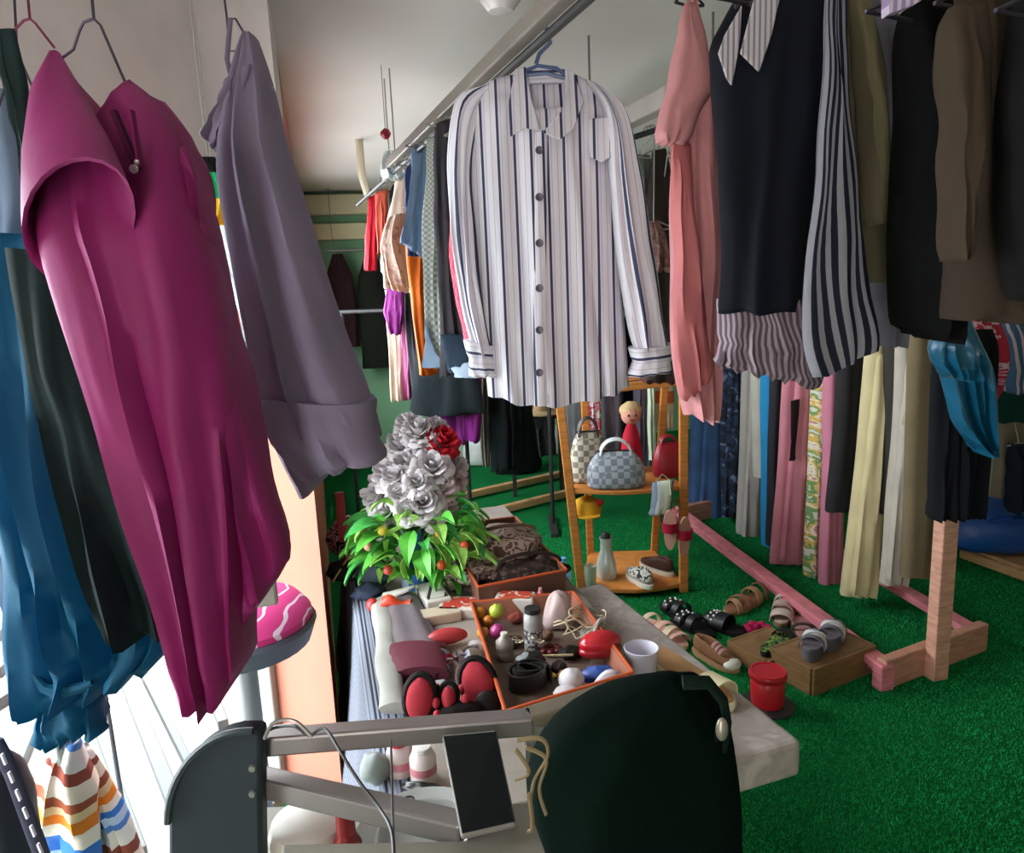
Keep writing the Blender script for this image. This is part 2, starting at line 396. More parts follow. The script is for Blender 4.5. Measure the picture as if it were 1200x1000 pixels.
# ================================================================== HANGING RAILS
STEEL = plain('8d8a86', .4, .55); DARK = plain('2b2a2c', .5)
r0 = V(.235, 1.05, 2.12); r1 = V(-.84, 4.55, 2.12); rd = (r1-r0)
e = thing('ceiling_rail', 'long square grey rail running under the ceiling above the striped shirt', 'rail', (r0+r1)/2)
MB().bar(r0, r0.lerp(r1, .66), .032, .036).build('channel', plain('8f887f', .45, .2), e, 0, .004)
MB().tube([r0-V(-.012, 0, .034), r1-V(-.012, 0, .034)], .009, 8).build('rod', DARK, e)
for f in (.06, .6):
    p = r0+rd*f; MB().tube([p+V(0, 0, .01), V(p.x, p.y, CEIL)], .003, 6).build('hanging_rod', plain('aaa49e', .5), e)
def rail1(y): f = (y-r0.y)/rd.y; return r0+rd*f-V(-.012, 0, .034)
def pipe_rail(label, a, b, r=.012, mat=STEEL, rods=(.08, .92)):
    e = thing('ceiling_rail', label, 'rail', (a+b)/2); MB().tube([a, b], r, 10).build('pipe', mat, e)
    for f in rods:
        p = a.lerp(b, f); MB().tube([p, V(p.x, p.y, CEIL)], .004, 6).build('hanging_rod', STEEL, e)
    return e
LA, LB = V(-.6, .62, 2.13), V(-.455, 1.32, 2.13)
pipe_rail('thin steel rail above the magenta blouse and lavender dress on the left', LA, LB)
RA, RB = V(.33, 1.62, 2.27), V(.86, .68, 2.27)
pipe_rail('thin steel rail above the row of dark shirts on the right', RA, RB)
DA, DB = PY(690, 178, 2.85), PY(838, 130, 2.65)
pipe_rail('dark rod with brown clothes, seen between striped shirt and pink blouse', DA, DB, .01, DARK, (.02, .98))

# ================================================================== LEFT GROUP
WIRE = plain('4a4450', .35, .7)
def px_hanger(label, pts_list, Y, mat=WIRE, r=.0017, group=None):
    q = pp(pts_list[0]); e = thing('clothes_hanger', label, 'hanger', PY(q[-1][0], q[-1][1], Y), group)
    nm = ['hook', 'shoulder_wire', 'shoulder_wire', 'shoulder_wire']
    for k, s_ in enumerate(pts_list):
        MB().tube([PY(p[0], p[1], p[2] if len(p) > 2 else Y) for p in pp(s_)], r, 6).build(nm[min(k, 3)], mat, e)
    return e
MAG = fab('86205d', .6, wr=.25, spec=.3)
g = garment('magenta_blouse', 'magenta short sleeved blouse with slit V neck hanging at left', 'blouse', MAG,
            '58,58 42,150 60,280 95,400 135,520 180,650 224,792', '150,93 205,150 236,250 256,350 272,455 284,600 285,776', .95,
            T=.075, amp=.02, k=3.2, df=.075, db=.05, vneck=1, hem=.03, nv=34, nu=20, top=.25)
cloth('back_panel', MAG, '215,240 240,380 262,520 280,640 292,722', '238,240 264,350 291,455 315,560 338,658', .985, g, T=.05, amp=.012, k=2, nv=20, top=.8)
# facing sleeve: a short tube whose dark opening looks at the camera
def sleeve_tube(name, mat, rings_px, parent, n=22, inner=True, wall_=.004):
    """rings_px: (cx, cy, Y, ax, ay, bx, by) pixel ellipses from shoulder to hem; then back inside"""
    R = []
    for ri, (cx, cy, Y, ax, ay, bx, by) in enumerate(rings_px):
        row = []
        for k in range(n):
            a = 2*PI*k/n; row.append(PY(cx+ax*math.cos(a)+bx*math.sin(a), cy+ay*math.cos(a)+by*math.sin(a), Y+.065*(ri/(len(rings_px)-1))**2*(math.sin(a)+.15)+.012*noise.noise(Vector((math.cos(a)*1.3, math.sin(a)*1.3, cx*.1)))))
        R.append(row)
    if inner:
        for i in range(len(R)-1, -1, -1):
            c = sum(R[i], Vector())/n; R.append([p+(c-p)*(.05+.05*(len(rings_px)-1-i))+V(0, .004, 0) for p in R[i]])
    return MB().rings(R, cap=True).build(name, mat, parent, 80)
sleeve_tube('sleeve', MAG, [(64, 74, .94, 9, 10, -6, 12), (62, 112, .915, 25, 14, -14, 34), (70, 168, .89, 43, 8, -14, 58), (82, 222, .868, 58, 0, -8, 84), (92, 258, .852, 67, -8, 0, 74)], g)
cloth('sleeve', MAG, '172,112 196,150 214,205 228,262', '188,120 228,175 250,245 246,288', .97, g, T=.03, amp=.006, nv=12)
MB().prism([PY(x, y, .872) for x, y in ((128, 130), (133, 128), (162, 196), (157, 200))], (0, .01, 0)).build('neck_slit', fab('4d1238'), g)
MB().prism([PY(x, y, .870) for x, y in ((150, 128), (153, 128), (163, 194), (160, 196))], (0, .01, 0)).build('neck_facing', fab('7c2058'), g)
m = MB(); m.lathe([(.001, -.003), (.004, -.003), (.005, 0), (.003, .003), (.001, .003)], PY(157, 198, .865), 12, (0, 1, 0)); m.ball(PY(160, 190, .866), .0028)
m.build('zip_pull', plain('cfc6c8', .3, .8), g)
px_hanger('dark wire hanger holding the magenta blouse', ['104,-105 99,-115 96,-100 104,-40 110,22', '110,22 98,26 93,36 86,58 70,70', '110,22 118,30 147,97'], .95)
px_hanger('purple wire hanger left of the magenta blouse', ['33,-82 27,-92 24,-78 30,-30 35,22', '35,22 28,24 12,40', '35,22 42,28 64,56'], 1.06, plain('7a3550', .35, .6))
g = garment('dark_green_dress', 'very dark green sleeveless dress squeezed between magenta blouse and teal dress', 'dress', fab('041312', .8),
            '8,290 28,420 52,520 80,640 120,750', '130,300 150,420 172,520 195,640 212,738', 1.06, T=.03, amp=.018, nv=24)
cloth('shoulder_strap', fab('20302f'), '-8,36 6,110 20,170 34,230 60,310', '12,34 30,100 42,160 56,230 90,310', 1.04, g, T=.012, amp=.004)
TEAL = fab('0b5473', .6, translucent=.45, spec=.3)
g = garment('teal_dress', 'long teal dress with gathered hem at the far left', 'dress', TEAL,
            '-60,270 -30,400 5,560 25,680 36,770 48,812', '120,280 160,420 190,560 210,660 214,735 190,768', 1.14, T=.09, amp=.03, k=5, nv=34, nu=22)
cloth('gathered_cuff', TEAL, '52,806 44,830 50,866', '100,806 118,826 124,852', 1.1, g, T=.035, amp=.014, k=5, nv=12)
MB().tube([PY(x, y, 1.05) for x, y in ((38, 790), (52, 806), (70, 812), (95, 806), (108, 800))], [.004, .008, .011, .008, .004], 8).build('drawstring_knot', TEAL, g)
px_hanger('wire hanger holding the teal dress beyond the frame edge', ['20,-70 16,-82 10,-68 16,-20 20,60', '20,60 -50,275', '20,60 115,285'], 1.14)
g = garment('pale_blue_top', 'pale blue grey chiffon top at the left edge behind the teal dress', 'blouse', fab('77869a', .7, translucent=.25),
            '-60,110 -60,300 -50,520 -10,640 20,730', '10,105 40,230 42,330 60,560 62,720', 1.24, T=.04, amp=.02, nv=20)
px_hanger('wire hanger holding the pale blue chiffon top', ['0,-52 -6,-64 -10,-50 -2,-10 -2,50', '-2,50 -70,112', '-2,50 12,108'], 1.24)
LAV = fab('877b90', .75, translucent=.12)
g = garment('lavender_dress', 'grey lavender wrap dress hanging from a thin strap', 'dress', LAV,
            '286,42 268,110 262,190 275,280 292,380 306,470 352,582', '298,42 322,110 342,190 372,290 405,390 430,440 452,514', 1.25, T=.07, amp=.016, k=3, nv=34, nu=18, hem=-.01)
cloth('wrap_flap', LAV, '266,92 250,120 237,158', '290,75 282,140 262,186', 1.21, g, T=.012, amp=.006, nv=12)
cloth('hem_band', LAV, '300,462 303,495 352,556', '438,468 443,498 452,532', 1.24, g, T=.073, amp=.012, nv=8, top=1)
MB().tube([PY(x, y, 1.22) for x, y in ((272, 95), (266, 70), (268, 44), (270, 22))], .004, 6, flat=.4).build('thin_strap', LAV, g)
px_hanger('thin wire hanger holding the lavender dress', ['263,-52 257,-60 254,-48 262,-10 266,22', '266,22 276,22 290,46', '266,22 268,60 282,60'], 1.25)
m, b = base('scarf_print', .8); 
g = garment('patterned_scarf', 'small green and yellow scarf hanging behind the lavender dress', 'scarf', striped([(0, '171717'), (.26, '1f9d62'), (.55, 'e8b62c'), (.9, '171717')], .17, 1), '234,184 240,215 246,262', '252,184 268,220 268,262', 1.75, T=.02, amp=.01, nv=12)
g = garment('white_scarf', 'narrow white scarf hanging along the pink pier', 'scarf', fab('dfe2e6', .7, translucent=.2), '246,258 258,300 276,350 290,415', '264,262 284,310 297,360 302,420', 1.95, T=.012, amp=.005, nv=16)
for (a, Y, k) in (((243, 186), 1.75, 'patterned_scarf'), ((255, 260), 1.95, 'white_scarf')):
    p = PY(*a, Y); o = bpy.data.objects[k]; MB().tube([p-V(0, 0, .01), V(p.x, p.y, CEIL)], .0011, 5).build('hanging_string', plain('b5b2ae', .5), o)

# striped towel, dark bag, bar stool
STR4 = [(0, 'e9ded6'), (.16, '8f4a3e'), (.24, 'eed9c8'), (.38, 'a4553c'), (.47, 'f0c49a'), (.56, 'e8812f'), (.66, 'f1dfcf'), (.75, '3f76c4'), (.83, 'bcd0ea'), (.93, '5b86cc')]
TOW = striped(STR4, .30, 1, rot=-.55, wob=.05)
TOW2 = striped(STR4, .24, 1, rot=.15, wob=.05)
g = garment('striped_towel', 'white towel with orange brown and blue stripes at lower left', 'towel', TOW, '66,868 40,910 20,960 10,1060', '92,868 108,920 118,970 128,1060', 1.4, T=.05, amp=.014, nv=20)
cloth('folded_end', TOW2, '92,868 104,920 118,970 134,1060', '104,880 130,930 158,980 186,1060', 1.46, g, T=.03, amp=.01, nv=16)
rail_c = PY(84, 868, 1.42)
e = thing('towel_stand', 'thin dark wire stand holding the striped towel', 'stand', V(rail_c.x, rail_c.y, 0))
MB().tube([V(rail_c.x, rail_c.y+.14, 0), V(rail_c.x, rail_c.y+.14, rail_c.z+.02), rail_c+V(0, 0, .004), rail_c+V(0, -.03, 0)], .005).build('post', DARK, e)
MB().lathe([(.001, 0), (.1, 0), (.1, .012), (.02, .02), (.001, .02)], V(rail_c.x, rail_c.y+.14, 0)).build('foot', DARK, e)
g = thing('shoulder_bag', 'dark grey bag with pale stitched strap at the bottom left corner', 'bag', PY(10, 1060, 1.15))
cloth('bag_body', fab('2a2d36', .6), '-60,880 -70,960 -60,1080', '4,885 34,950 56,1080', 1.15, g, T=.06, amp=.01, nv=14)
MB().tube([PY(x, y, 1.1) for x, y in ((-30, 868), (-4, 872), (14, 905), (32, 955), (52, 1010), (60, 1060))], .012, 8, flat=.5).build('strap', fab('3a3b4a', .6), g)
for k in range(7):
    x = 2+8.5*k; y = 884+21*k
    MB().bar(PY(x, y, 1.083), PY(x+5, y+12, 1.083), .005, .003).build('stitch', plain('c9c3cb'), g, 0)
# bar stool with pink zebra cushion
sc_ = PY(282, 722, 1.72); rs = .165
e = thing('bar_stool', 'round bar stool with dark rim and pink and white cushion by the pink pier', 'stool', V(sc_.x, sc_.y, 0))
MB().lathe([(.02, .03), (rs*.6, .0), (rs*.96, .03), (rs*1.06, .075), (rs*1.02, .085), (.02, .07)], V(sc_.x, sc_.y, sc_.z-.1), 32).build('rim', plain('4d505c', .45), e)
ZEB = patterned([(0, 'c43a7c'), (.3, 'd9c3d0'), (.52, 'c23475')], 5, 'wave', 'Object', dist=6)
MB().lathe([(.02, 0), (rs*.98, 0), (rs*1.0, .03), (rs*.85, .06), (rs*.4, .075), (.02, .08)], V(sc_.x, sc_.y, sc_.z-.03), 32).build('cushion', ZEB, e)
MB().lathe([(.024, .03), (.024, sc_.z-.09), (.022, sc_.z-.08), (.01, sc_.z-.07)], V(sc_.x, sc_.y, 0), 14).build('post', plain('75787a', .4, .4), e)
MB().lathe([(.19, 0), (.19, .012), (.06, .035), (.02, .05)], V(sc_.x, sc_.y, 0), 28).build('base', plain('8d8f92', .35, .5), e)
c_ = PY(311, 692, 1.6); m = MB(); m.box(c_, (.05, .03, .07), .3)
tag(m.build('folded_sample', fab('8f857c', .8), None, 0, .008), 'small folded taupe cloth resting on the pink stool cushion', 'cloth')
# white barriers outside on the pavement
e = thing('metal_barrier', 'metal barrier bars lying on the bright pavement outside the window', 'barrier', PZ(170, 860, -.06))
for a, b, wd, c in (((148, 800), (222, 985), .05, '1d2021'), ((168, 790), (236, 925), .03, '0e1010'), ((112, 850), (168, 1000), .025, '1a2420'), ((236, 780), (262, 850), .04, '202424')):
    MB().bar(PZ(*a, -.04), PZ(*b, -.04), wd, .04).build('rail', plain(c, .4), e, 0, .004)
e = thing('metal_easel', 'grey and green metal bars outside at the far left', 'frame', PZ(20, 780, -.06))
for a, b, wd, c in (((-10, 755), (28, 705), .03, '050505'), ((-10, 790), (48, 735), .08, '1c1b20'), ((20, 905), (52, 825), .03, '05140e'), ((-10, 828), (50, 790), .05, '24221f')):
    MB().bar(PZ(*a, -.03), PZ(*b, -.03), wd, .05).build('bar', plain(c, .4), e, 0, .004)

# ================================================================== STRIPED SHIRT
SH = [(0, 'ded9e2'), (.30, 'aaa5b4'), (.335, 'ded9e2'), (.52, 'e4e0e8'), (.64, '42455f'), (.80, 'd6d2de'), (.93, 'b9b2c4'), (.97, 'dfdbe4')]
SHIRT = striped(SH, .034, 0, wr=.25)
SHIRTH = striped(SH, .034, 1, wr=.2)
YS = 1.72
g = garment('striped_shirt', 'white long sleeved shirt with navy and grey stripes on the central hanger', 'shirt', SHIRT,
            '606,86 560,106 548,170 556,280 562,380 570,462', '666,82 708,110 716,170 724,280 731,380 738,452', YS, T=.05, amp=.011, k=5, df=.125, db=.005, hem=.03, nv=36, nu=30, seed=2, proj=True)
cloth('sleeve', SHIRT, '566,102 532,118 525,190 527,270 540,350 556,418', '590,95 566,140 556,210 560,280 567,350 580,412', YS+.005, g, T=.045, amp=.010, k=2.5, nv=26, nu=14, seed=4)
cloth('sleeve', SHIRT, '686,95 704,130 714,210 722,300 734,370 741,412', '706,104 737,138 752,210 766,290 778,360 785,408', YS-.03, g, T=.05, amp=.010, k=2.5, nv=26, nu=14, seed=5)
cloth('cuff', SHIRTH, '736,408 738,424 737,441', '786,402 787,418 785,434', YS-.035, g, T=.05, amp=.004, nv=6, top=1)
cloth('cuff', SHIRTH, '543,398 546,420 552,440', '580,405 582,424 584,440', YS+.005, g, T=.045, amp=.004, nv=6, top=1)
cloth('placket', SHIRT, '627,156 626,220 625,300 625,380 626,476', '641,152 641,220 640,300 640,380 641,476', YS-.056, g, T=.004, amp=.001, nv=14, nu=4, top=1, edge=.0005, proj=True)
def flap(pts, Y, th=.007): return MB().prism([PY(x, y, Y + (dy[0] if dy else 0)) for x, y, *dy in pts], (0, .006, 0))
flap([(604, 80, .03), (616, 78, .045), (623, 118, 0), (634, 153, -.0), (616, 150, -.005), (598, 160, -.01), (596, 120, .01)], YS-.068).build('collar', SHIRT, g, 30, .002)
flap([(662, 80, .045), (672, 84, .03), (684, 118, .01), (672, 152, -.01), (655, 164, -.005), (636, 155, 0), (658, 130, 0), (664, 110, 0)], YS-.068).build('collar', SHIRT, g, 30, .002)
m = MB(); m.prism([PY(x, y, YS-.012) for x, y in ((612, 82), (664, 80), (664, 96), (612, 98))], (0, .012, 0)); m.build('collar_stand', SHIRTH, g)
for y in (176, 231, 285, 338, 387, 437):
    MB().lathe([(.001, -.002), (.0075, -.002), (.0085, 0), (.0075, .0025), (.003, .0015), (.001, .0015)], PY(632, y, YS-.064), 14, (0, -1, 0)).build('button', plain('4c4a5a', .35), g)
flap([(690, 139), (716, 137), (718, 183), (705, 190), (692, 184)], YS-.058).build('chest_pocket', SHIRT, g, 30, .002)
BLUEP = plain('5b6a92', .35, spec=.5)
rr = rail1(YS+.0)
px_hanger('blue plastic hanger holding the striped shirt', ['629,34 640,33 645,50 632,63 628,75', '606,96 614,84 630,77 652,80 668,92', '614,88 640,86 662,92'], YS-.012, BLUEP, .0045)
# ================================================================== ROW ON THE CEILING RAIL (behind the shirt, to the left)
BK = 'clothes on the far part of the ceiling rail'
HG = plain('b8b4ae', .4, .3)
def hung(e, top_px, Y, lab, rail=None, w=.12, mat=None, slope=.3):
    p = PY(top_px[0], top_px[1], Y); q = rail(p) if rail else rail1(Y)
    hanger(lab, p, q, w, mat or HG, slope, .6)
items = [
 ('patterned_shirt', 'red and white patterned shirt directly behind the striped shirt', 'shirt', patterned([(0, 'c53a55'), (.5, 'e8dfe4'), (.62, 'c8355a')], 26, 'wave', 'UV', dist=6), '528,162 526,240 529,330 545,398', '560,150 590,240 592,330 590,398', 2.1, 150),
 ('charcoal_cardigan', 'charcoal cardigan strip left of the striped shirt', 'cardigan', fab('3a373c'), '508,148 508,230 512,330 516,442', '532,138 536,230 545,330 558,430', 2.3, 138),
 ('crosshatched_shirt', 'white shirt with grey green crosshatching', 'shirt', patterned([(0, 'dfe2da'), (.5, 'a9b4ae')], 120, 'checker', 'UV'), '500,166 496,240 496,330 498,428', '514,160 522,240 524,330 525,431', 2.5, 158),
 ('light_blue_blouse', 'light blue short sleeved blouse beside the crosshatched shirt', 'blouse', fab('9dbde8', .6), '482,178 480,220 476,262 470,284', '502,164 504,220 504,270 506,310', 2.78, 162),
 ('dark_blue_top', 'dark blue top between the beige and light blue blouses', 'blouse', fab('4a5c8f'), '474,200 474,230 476,260 478,300', '486,186 492,220 494,250 494,300', 2.95, 186),
 ('orange_dress', 'bright orange dress seen between light blue and black clothes', 'dress', fab('e9701a', .6), '478,240 476,300 482,360 492,440', '500,236 504,300 506,370 512,438', 3.1, 180),
 ('beige_blouse', 'pale beige frilled blouse in the far row', 'blouse', fab('d0bcae', .8), '462,214 456,250 448,290 446,318', '484,196 484,250 486,300 484,345', 3.35, 192),
 ('black_shirt', 'small black top tucked behind the beige blouse', 'blouse', fab('191719'), '457,222 456,250 456,300', '472,206 474,240 476,300', 3.6, 204),
 ('coral_blouse', 'coral red blouse next to the beige blouse', 'blouse', fab('c95a48', .7), '441,226 440,255 442,298', '454,222 455,255 454,296', 3.95, 218),
 ('red_shirt', 'bright red top at the far end of the rail', 'blouse', fab('c01f31', .6), '432,232 429,270 427,317', '442,228 443,270 442,317', 4.3, 224)]
for k, (nm, lab, cat, mt, L, R, Y, ty) in enumerate(items):
    e = garment(nm, lab, cat, mt, L, R, Y, T=.035, amp=.01, nv=18, nu=10, top=.5)
    a = pp(L)[0]; b = pp(R)[0]; cx = (a[0]+b[0])/2
    hung(e, (cx, min(a[1], b[1])+2), Y, 'wire hanger of the '+lab.split(' in the')[0].split(' seen')[0].split(' between')[0].split(' next')[0].split(' at the')[0].split(' tucked')[0].split(' directly')[0].split(' strip')[0].split(' beside')[0])
    if nm == 'light_blue_blouse': cloth('sleeve', mt, '484,180 478,230 470,285', '494,180 490,230 484,288', Y-.05, e, T=.03, amp=.006, nv=12, nu=8)
    if nm == 'beige_blouse':
        cloth('frilled_sleeve', patterned([(0, 'd8c4b4'), (.55, 'b59b96')], 40, 'noise'), '455,255 445,285 448,322 452,338', '470,250 468,285 480,330 486,345', Y-.05, e, T=.03, amp=.015, k=5, nv=12, nu=10)
    if nm == 'crosshatched_shirt': cloth('blue_hem', fab('9fbbd8'), '498,372 496,400 496,431', '512,420 520,424 526,431', Y-.045, e, T=.012, amp=.004, nv=10, nu=8)
    if nm == 'charcoal_cardigan':
        cloth('navy_panel', fab('2c3a49'), '516,392 518,415 528,437', '550,392 556,415 556,440', Y-.055, e, T=.02, amp=.006, nv=8, nu=8)
        cloth('blue_hem', fab('a9bcd0'), '526,432 530,437 534,442', '556,422 558,432 558,443', Y-.07, e, T=.012, amp=.003, nv=5, nu=6)
    if nm == 'orange_dress': cloth('orange_yoke', fab('d8a070'), '487,178 486,210 484,245', '496,172 498,205 500,240', Y-.01, e, T=.02, amp=.003, nv=6, nu=6)
# small fittings near the far ceiling
m = MB(); m.ball(PY(452, 157, 3.1), .02, wob=.2); e = tag(m.build('red_ornament', plain('b0203a', .4)), 'small red ball at the end of a cord under the ceiling', 'ornament')
p = PY(452, 157, 3.1); MB().tube([p, V(p.x, p.y, CEIL)], .0018, 6).build('cord', HG, None) ; bpy.data.objects['cord'].parent = e
e = garment('plastic_wrap', 'clear crumpled plastic wrapping hung beside the far rail', 'wrap', glass('e8f2f4', .25, .55), '450,178 446,196 448,210', '462,176 470,194 474,210', 3.3, T=.03, amp=.02, nv=8, nu=8)
p = PY(456, 178, 3.3); MB().tube([p-V(0, 0, .01), V(p.x, p.y, CEIL)], .003, 6).build('tie_string', HG, e); bpy.data.objects[e.name]
m = MB(); a = PY(424, 206, 4.6); m.tube([V(a.x, a.y, CEIL), a, a-V(-.03, 0, .12)], .022, 8); tag(m.build('ceiling_hook', plain('d6ccb4', .5)), 'cream bracket hanging from the ceiling at the far end', 'bracket')
# ceiling lamp
lp = PY(586, -6, 2.0); e = thing('ceiling_lamp', 'round pale glass ceiling lamp beside the grey rail', 'lamp', V(lp.x, lp.y, CEIL))
MB().lathe([(.001, -.12), (.03, -.115), (.05, -.09), (.06, -.055), (.052, -.025), (.03, 0)], V(lp.x, lp.y, CEIL-.06), 24).build('globe', plain('e6dfe0', .2, spec=.7), e)
MB().lathe([(.04, -.03), (.04, -.02), (.055, 0)], V(lp.x, lp.y, CEIL-.035), 24).build('fitting', plain('cfc8c4', .4), e)
MB().lathe([(.06, -.01), (.06, .035)], V(lp.x, lp.y, CEIL-.034), 24).build('mount', plain('cfc8c4', .4), e)

# ================================================================== WOODEN FLOOR RACK BEHIND (base rails seen on the carpet)
WD = wood('c49a6c')
fa, fb_, fc, fd = PZ(500, 591, .04), PZ(700, 546, .04), PZ(545, 608, .04), PZ(700, 569, .04)
e = thing('clothes_rack', 'low wooden clothes rack with two long base rails on the green carpet', 'rack', (fa+fd)/2)
MB().bar(fa, fb_, .05, .05).build('base_rail', WD, e, 0, .006); MB().bar(fc, fd, .05, .05).build('base_rail', WD, e, 0, .006)
for a, b in ((fa, fc), (fb_, fd)):
    MB().bar(a, b, .05, .05).build('foot', WD, e, 0, .006)
pA, pB = (fa+fc)/2, (fb_+fd)/2; pA.z = pB.z = 0
hA, hB = V(pA.x, pA.y, 1.22), V(pB.x, pB.y, 1.22)
MB().bar(pA+V(0, 0, .06), hA, .045, .045, (1, 0, 0)).build('post', WD, e, 0, .006); MB().bar(pB+V(0, 0, .06), hB, .045, .045, (1, 0, 0)).build('post', WD, e, 0, .006)
MB().tube([hA-V(0, 0, .02), hB-V(0, 0, .02)], .015, 10).build('rod', WD, e)
# lower clothes hanging behind: a long rail carried by the back wall
la, lb = PY(385, 262, 6.1), PY(840, 300, 6.1); la.z = lb.z = 1.48; la.y = lb.y = 0
la = PY(392, 335, 5.3); lb = PY(690, 335, 5.0); la.z = lb.z = 1.46
e = thing('garment_rail', 'low dark rail carrying trousers and skirts at the back', 'rail', V(*((la+lb)/2).xy, 0))
MB().tube([la, lb], .014, 10).build('pipe', DARK, e)
for f in (.02, .5, .98):
    p = la.lerp(lb, f); MB().tube([V(p.x, p.y, 0), p], .014, 8).build('post', DARK, e)
low = [
 ('purple_skirt', 'purple satin skirt hanging at the left end of the low rail', 'skirt', fab('8a3580', .6), '452,338 450,365 456,390', '474,338 474,365 470,392', 4.75),
 ('cream_trousers', 'cream trousers hanging below the purple skirt', 'trousers', fab('cfc0a8'), '451,340 454,400 458,470', '468,340 472,400 474,468', 5.0),
 ('rose_trousers', 'dusty rose trousers beside the cream trousers', 'trousers', fab('b5698f'), '466,340 470,400 474,468', '476,340 481,400 483,466', 4.9),
 ('grey_black_trousers', 'faded black trousers hanging below the orange dress', 'trousers', fab('37333a'), '472,335 476,400 484,484', '494,335 500,400 512,484', 4.85),
 ('black_skirt', 'wide black skirt hanging in the middle of the low rail', 'skirt', fab('1e2528'), '486,420 484,450 480,487', '556,420 562,450 566,485', 4.7),
 ('magenta_trousers', 'bright purple trousers showing under the black skirt', 'trousers', fab('8e3588', .6), '500,430 502,470 508,516', '540,430 545,470 548,520', 5.0),
 ('violet_trousers', 'deep violet trousers at the right of the black skirt', 'trousers', fab('832a80', .5), '540,440 541,470 543,514', '564,440 566,470 562,518', 4.8),
 ('taupe_trousers', 'narrow taupe trousers right of the purple trousers', 'trousers', fab('7d746c'), '562,440 562,480 565,545', '574,440 574,480 576,545', 5.15),
 ('black_trousers', 'straight black trousers hanging near the back wall', 'trousers', fab('141a1b'), '572,450 573,500 576,553', '602,450 604,500 604,550', 4.9),
 ('black_gown', 'long black gown pooling on the carpet behind the rack', 'dress', fab('151c1c'), '592,460 588,510 580,556', '622,460 628,505 634,550', 5.3),
 ('charcoal_dress', 'charcoal patterned dress behind the straw hats', 'dress', patterned([(0, '2a2b2a'), (.6, '4a4644')], 40, 'noise'), '612,486 612,505 614,535', '650,484 650,505 652,532', 5.9)]
lowH = {}
for nm, lab, cat, mt, L, R, Y in low:
    Lp, Rp = pp(L), pp(R)
    tp = PY((Lp[0][0]+Rp[0][0])/2, Lp[0][1], Y)
    zp = (Vector((0, 0, 0)))
    # run each piece up to the rail
    for Q in (Lp, Rp):
        x, y = Q[0]; k = 0
        while PY(x, y, Y).z < 1.44 and k < 200: y -= 1; k += 1
        if k > 3: Q.insert(0, (x, y))
    e = garment(nm, lab, cat, mt, Lp, Rp, Y, T=.05, amp=.02, nv=16, nu=10, top=.6)
    p = PY((Lp[0][0]+Rp[0][0])/2, Lp[0][1], Y); f = (p.x-la.x)/(lb.x-la.x); q = la.lerp(lb, min(.98, max(.02, f)))
    MB().tube([p-V(0, 0, .02), p+V(0, 0, .012), V(p.x, q.y, 1.482)], .003, 6).build('hanging_loop', HG, e)
# straw hats, white bag, hazy bag
def hat(px, py, Y, r, lab, rot):
    c = PY(px, py, Y); e = thing('straw_hat', lab, 'hat', c)
    q = Matrix.Rotation(rot, 3, 'X'); m = MB(); m.rings([[c+q @ V(rr_*math.cos(2*PI*k/24), rr_*math.sin(2*PI*k/24), zz) for k in range(24)] for rr_, zz in ((r, .0), (r*1.0, .008), (r*.55, .02))]); m.build('brim', plain('c9ad82', .8, bs=.3), e)
    m = MB(); m.rings([[c+q @ V(rr_*math.cos(2*PI*k/24), rr_*math.sin(2*PI*k/24), zz) for k in range(24)] for rr_, zz in ((r*.55, .015), (r*.52, .07), (r*.4, .1), (.01, .105))]); m.build('crown', plain('bfa277', .8, bs=.3), e)
hat(618, 483, 5.6, .10, 'small straw hat on the low shelf left of the other hat', .2)
hat(636, 482, 5.55, .13, 'wide straw hat on the low shelf behind the shirt', .15)
a, b = PY(600, 492, 5.6), PY(656, 490, 5.6); e = thing('hat_shelf', 'narrow dark shelf carrying two straw hats', 'shelf', V(a.x, a.y, 0))
zs = PY(636, 484, 5.6).z-.012; MB().box(((a.x+b.x)/2, 5.6, zs), (.42, .26, .02)).build('board', DARK, e)
for x in (a.x+.0, b.x): MB().box((x, 5.65, zs/2), (.03, .03, zs)).build('post', DARK, e)
def sack(name, label, cat, mat, px, base_y, w, h, z=0, dep=.6, seed=1, rz=0, top=.55, wob=.25, parts=None, n=20):
    """soft bag standing on a surface: lofted lumpy body"""
    c = PZ(px, base_y, z); R = []
    for i, (k, zz) in enumerate(((.75, 0), (1, .06), (1.02, .3), (.95, .55), (.8, .8), (top, .95), (top*.6, 1))):
        R.append([c+V(*(Matrix.Rotation(rz, 2) @ Vector((w/2*k*math.cos(2*PI*j/n), w/2*dep*k*math.sin(2*PI*j/n)))), zz*h)*1.0+V(1, 1, 0)*wob*w*.3*noise.noise(Vector((math.cos(2*PI*j/n)*2, math.sin(2*PI*j/n)*2, i*.9+seed*3))) for j in range(n)])
    e = thing(name, label, cat, c); MB().rings(R).build('bag_body', mat, e, 60, sub=1); return e, c
PLW = plain('d7dcd6', .3, var=.12, bs=.6)
sack('plastic_bag', 'crumpled white plastic bag on the carpet under purple trousers', 'bag', PLW, 560, 545, .26, .3, 0, .7, 2)
sack('plastic_bag', 'pale grey blue plastic bag on the carpet under the charcoal dress', 'bag', plain('a9b6b6', .3, bs=.6), 645, 532, .3, .28, 0, .7, 5)
sack('plastic_bag', 'flat pale green bag at the foot of the back wall', 'bag', plain('9cb8a4', .4, bs=.4), 533, 536, .36, .16, 0, .5, 8)
sack('black_bag', 'slumped black cloth bag on the carpet beneath the black gown', 'bag', fab('101516'), 607, 553, .42, .3, 0, .7, 9)
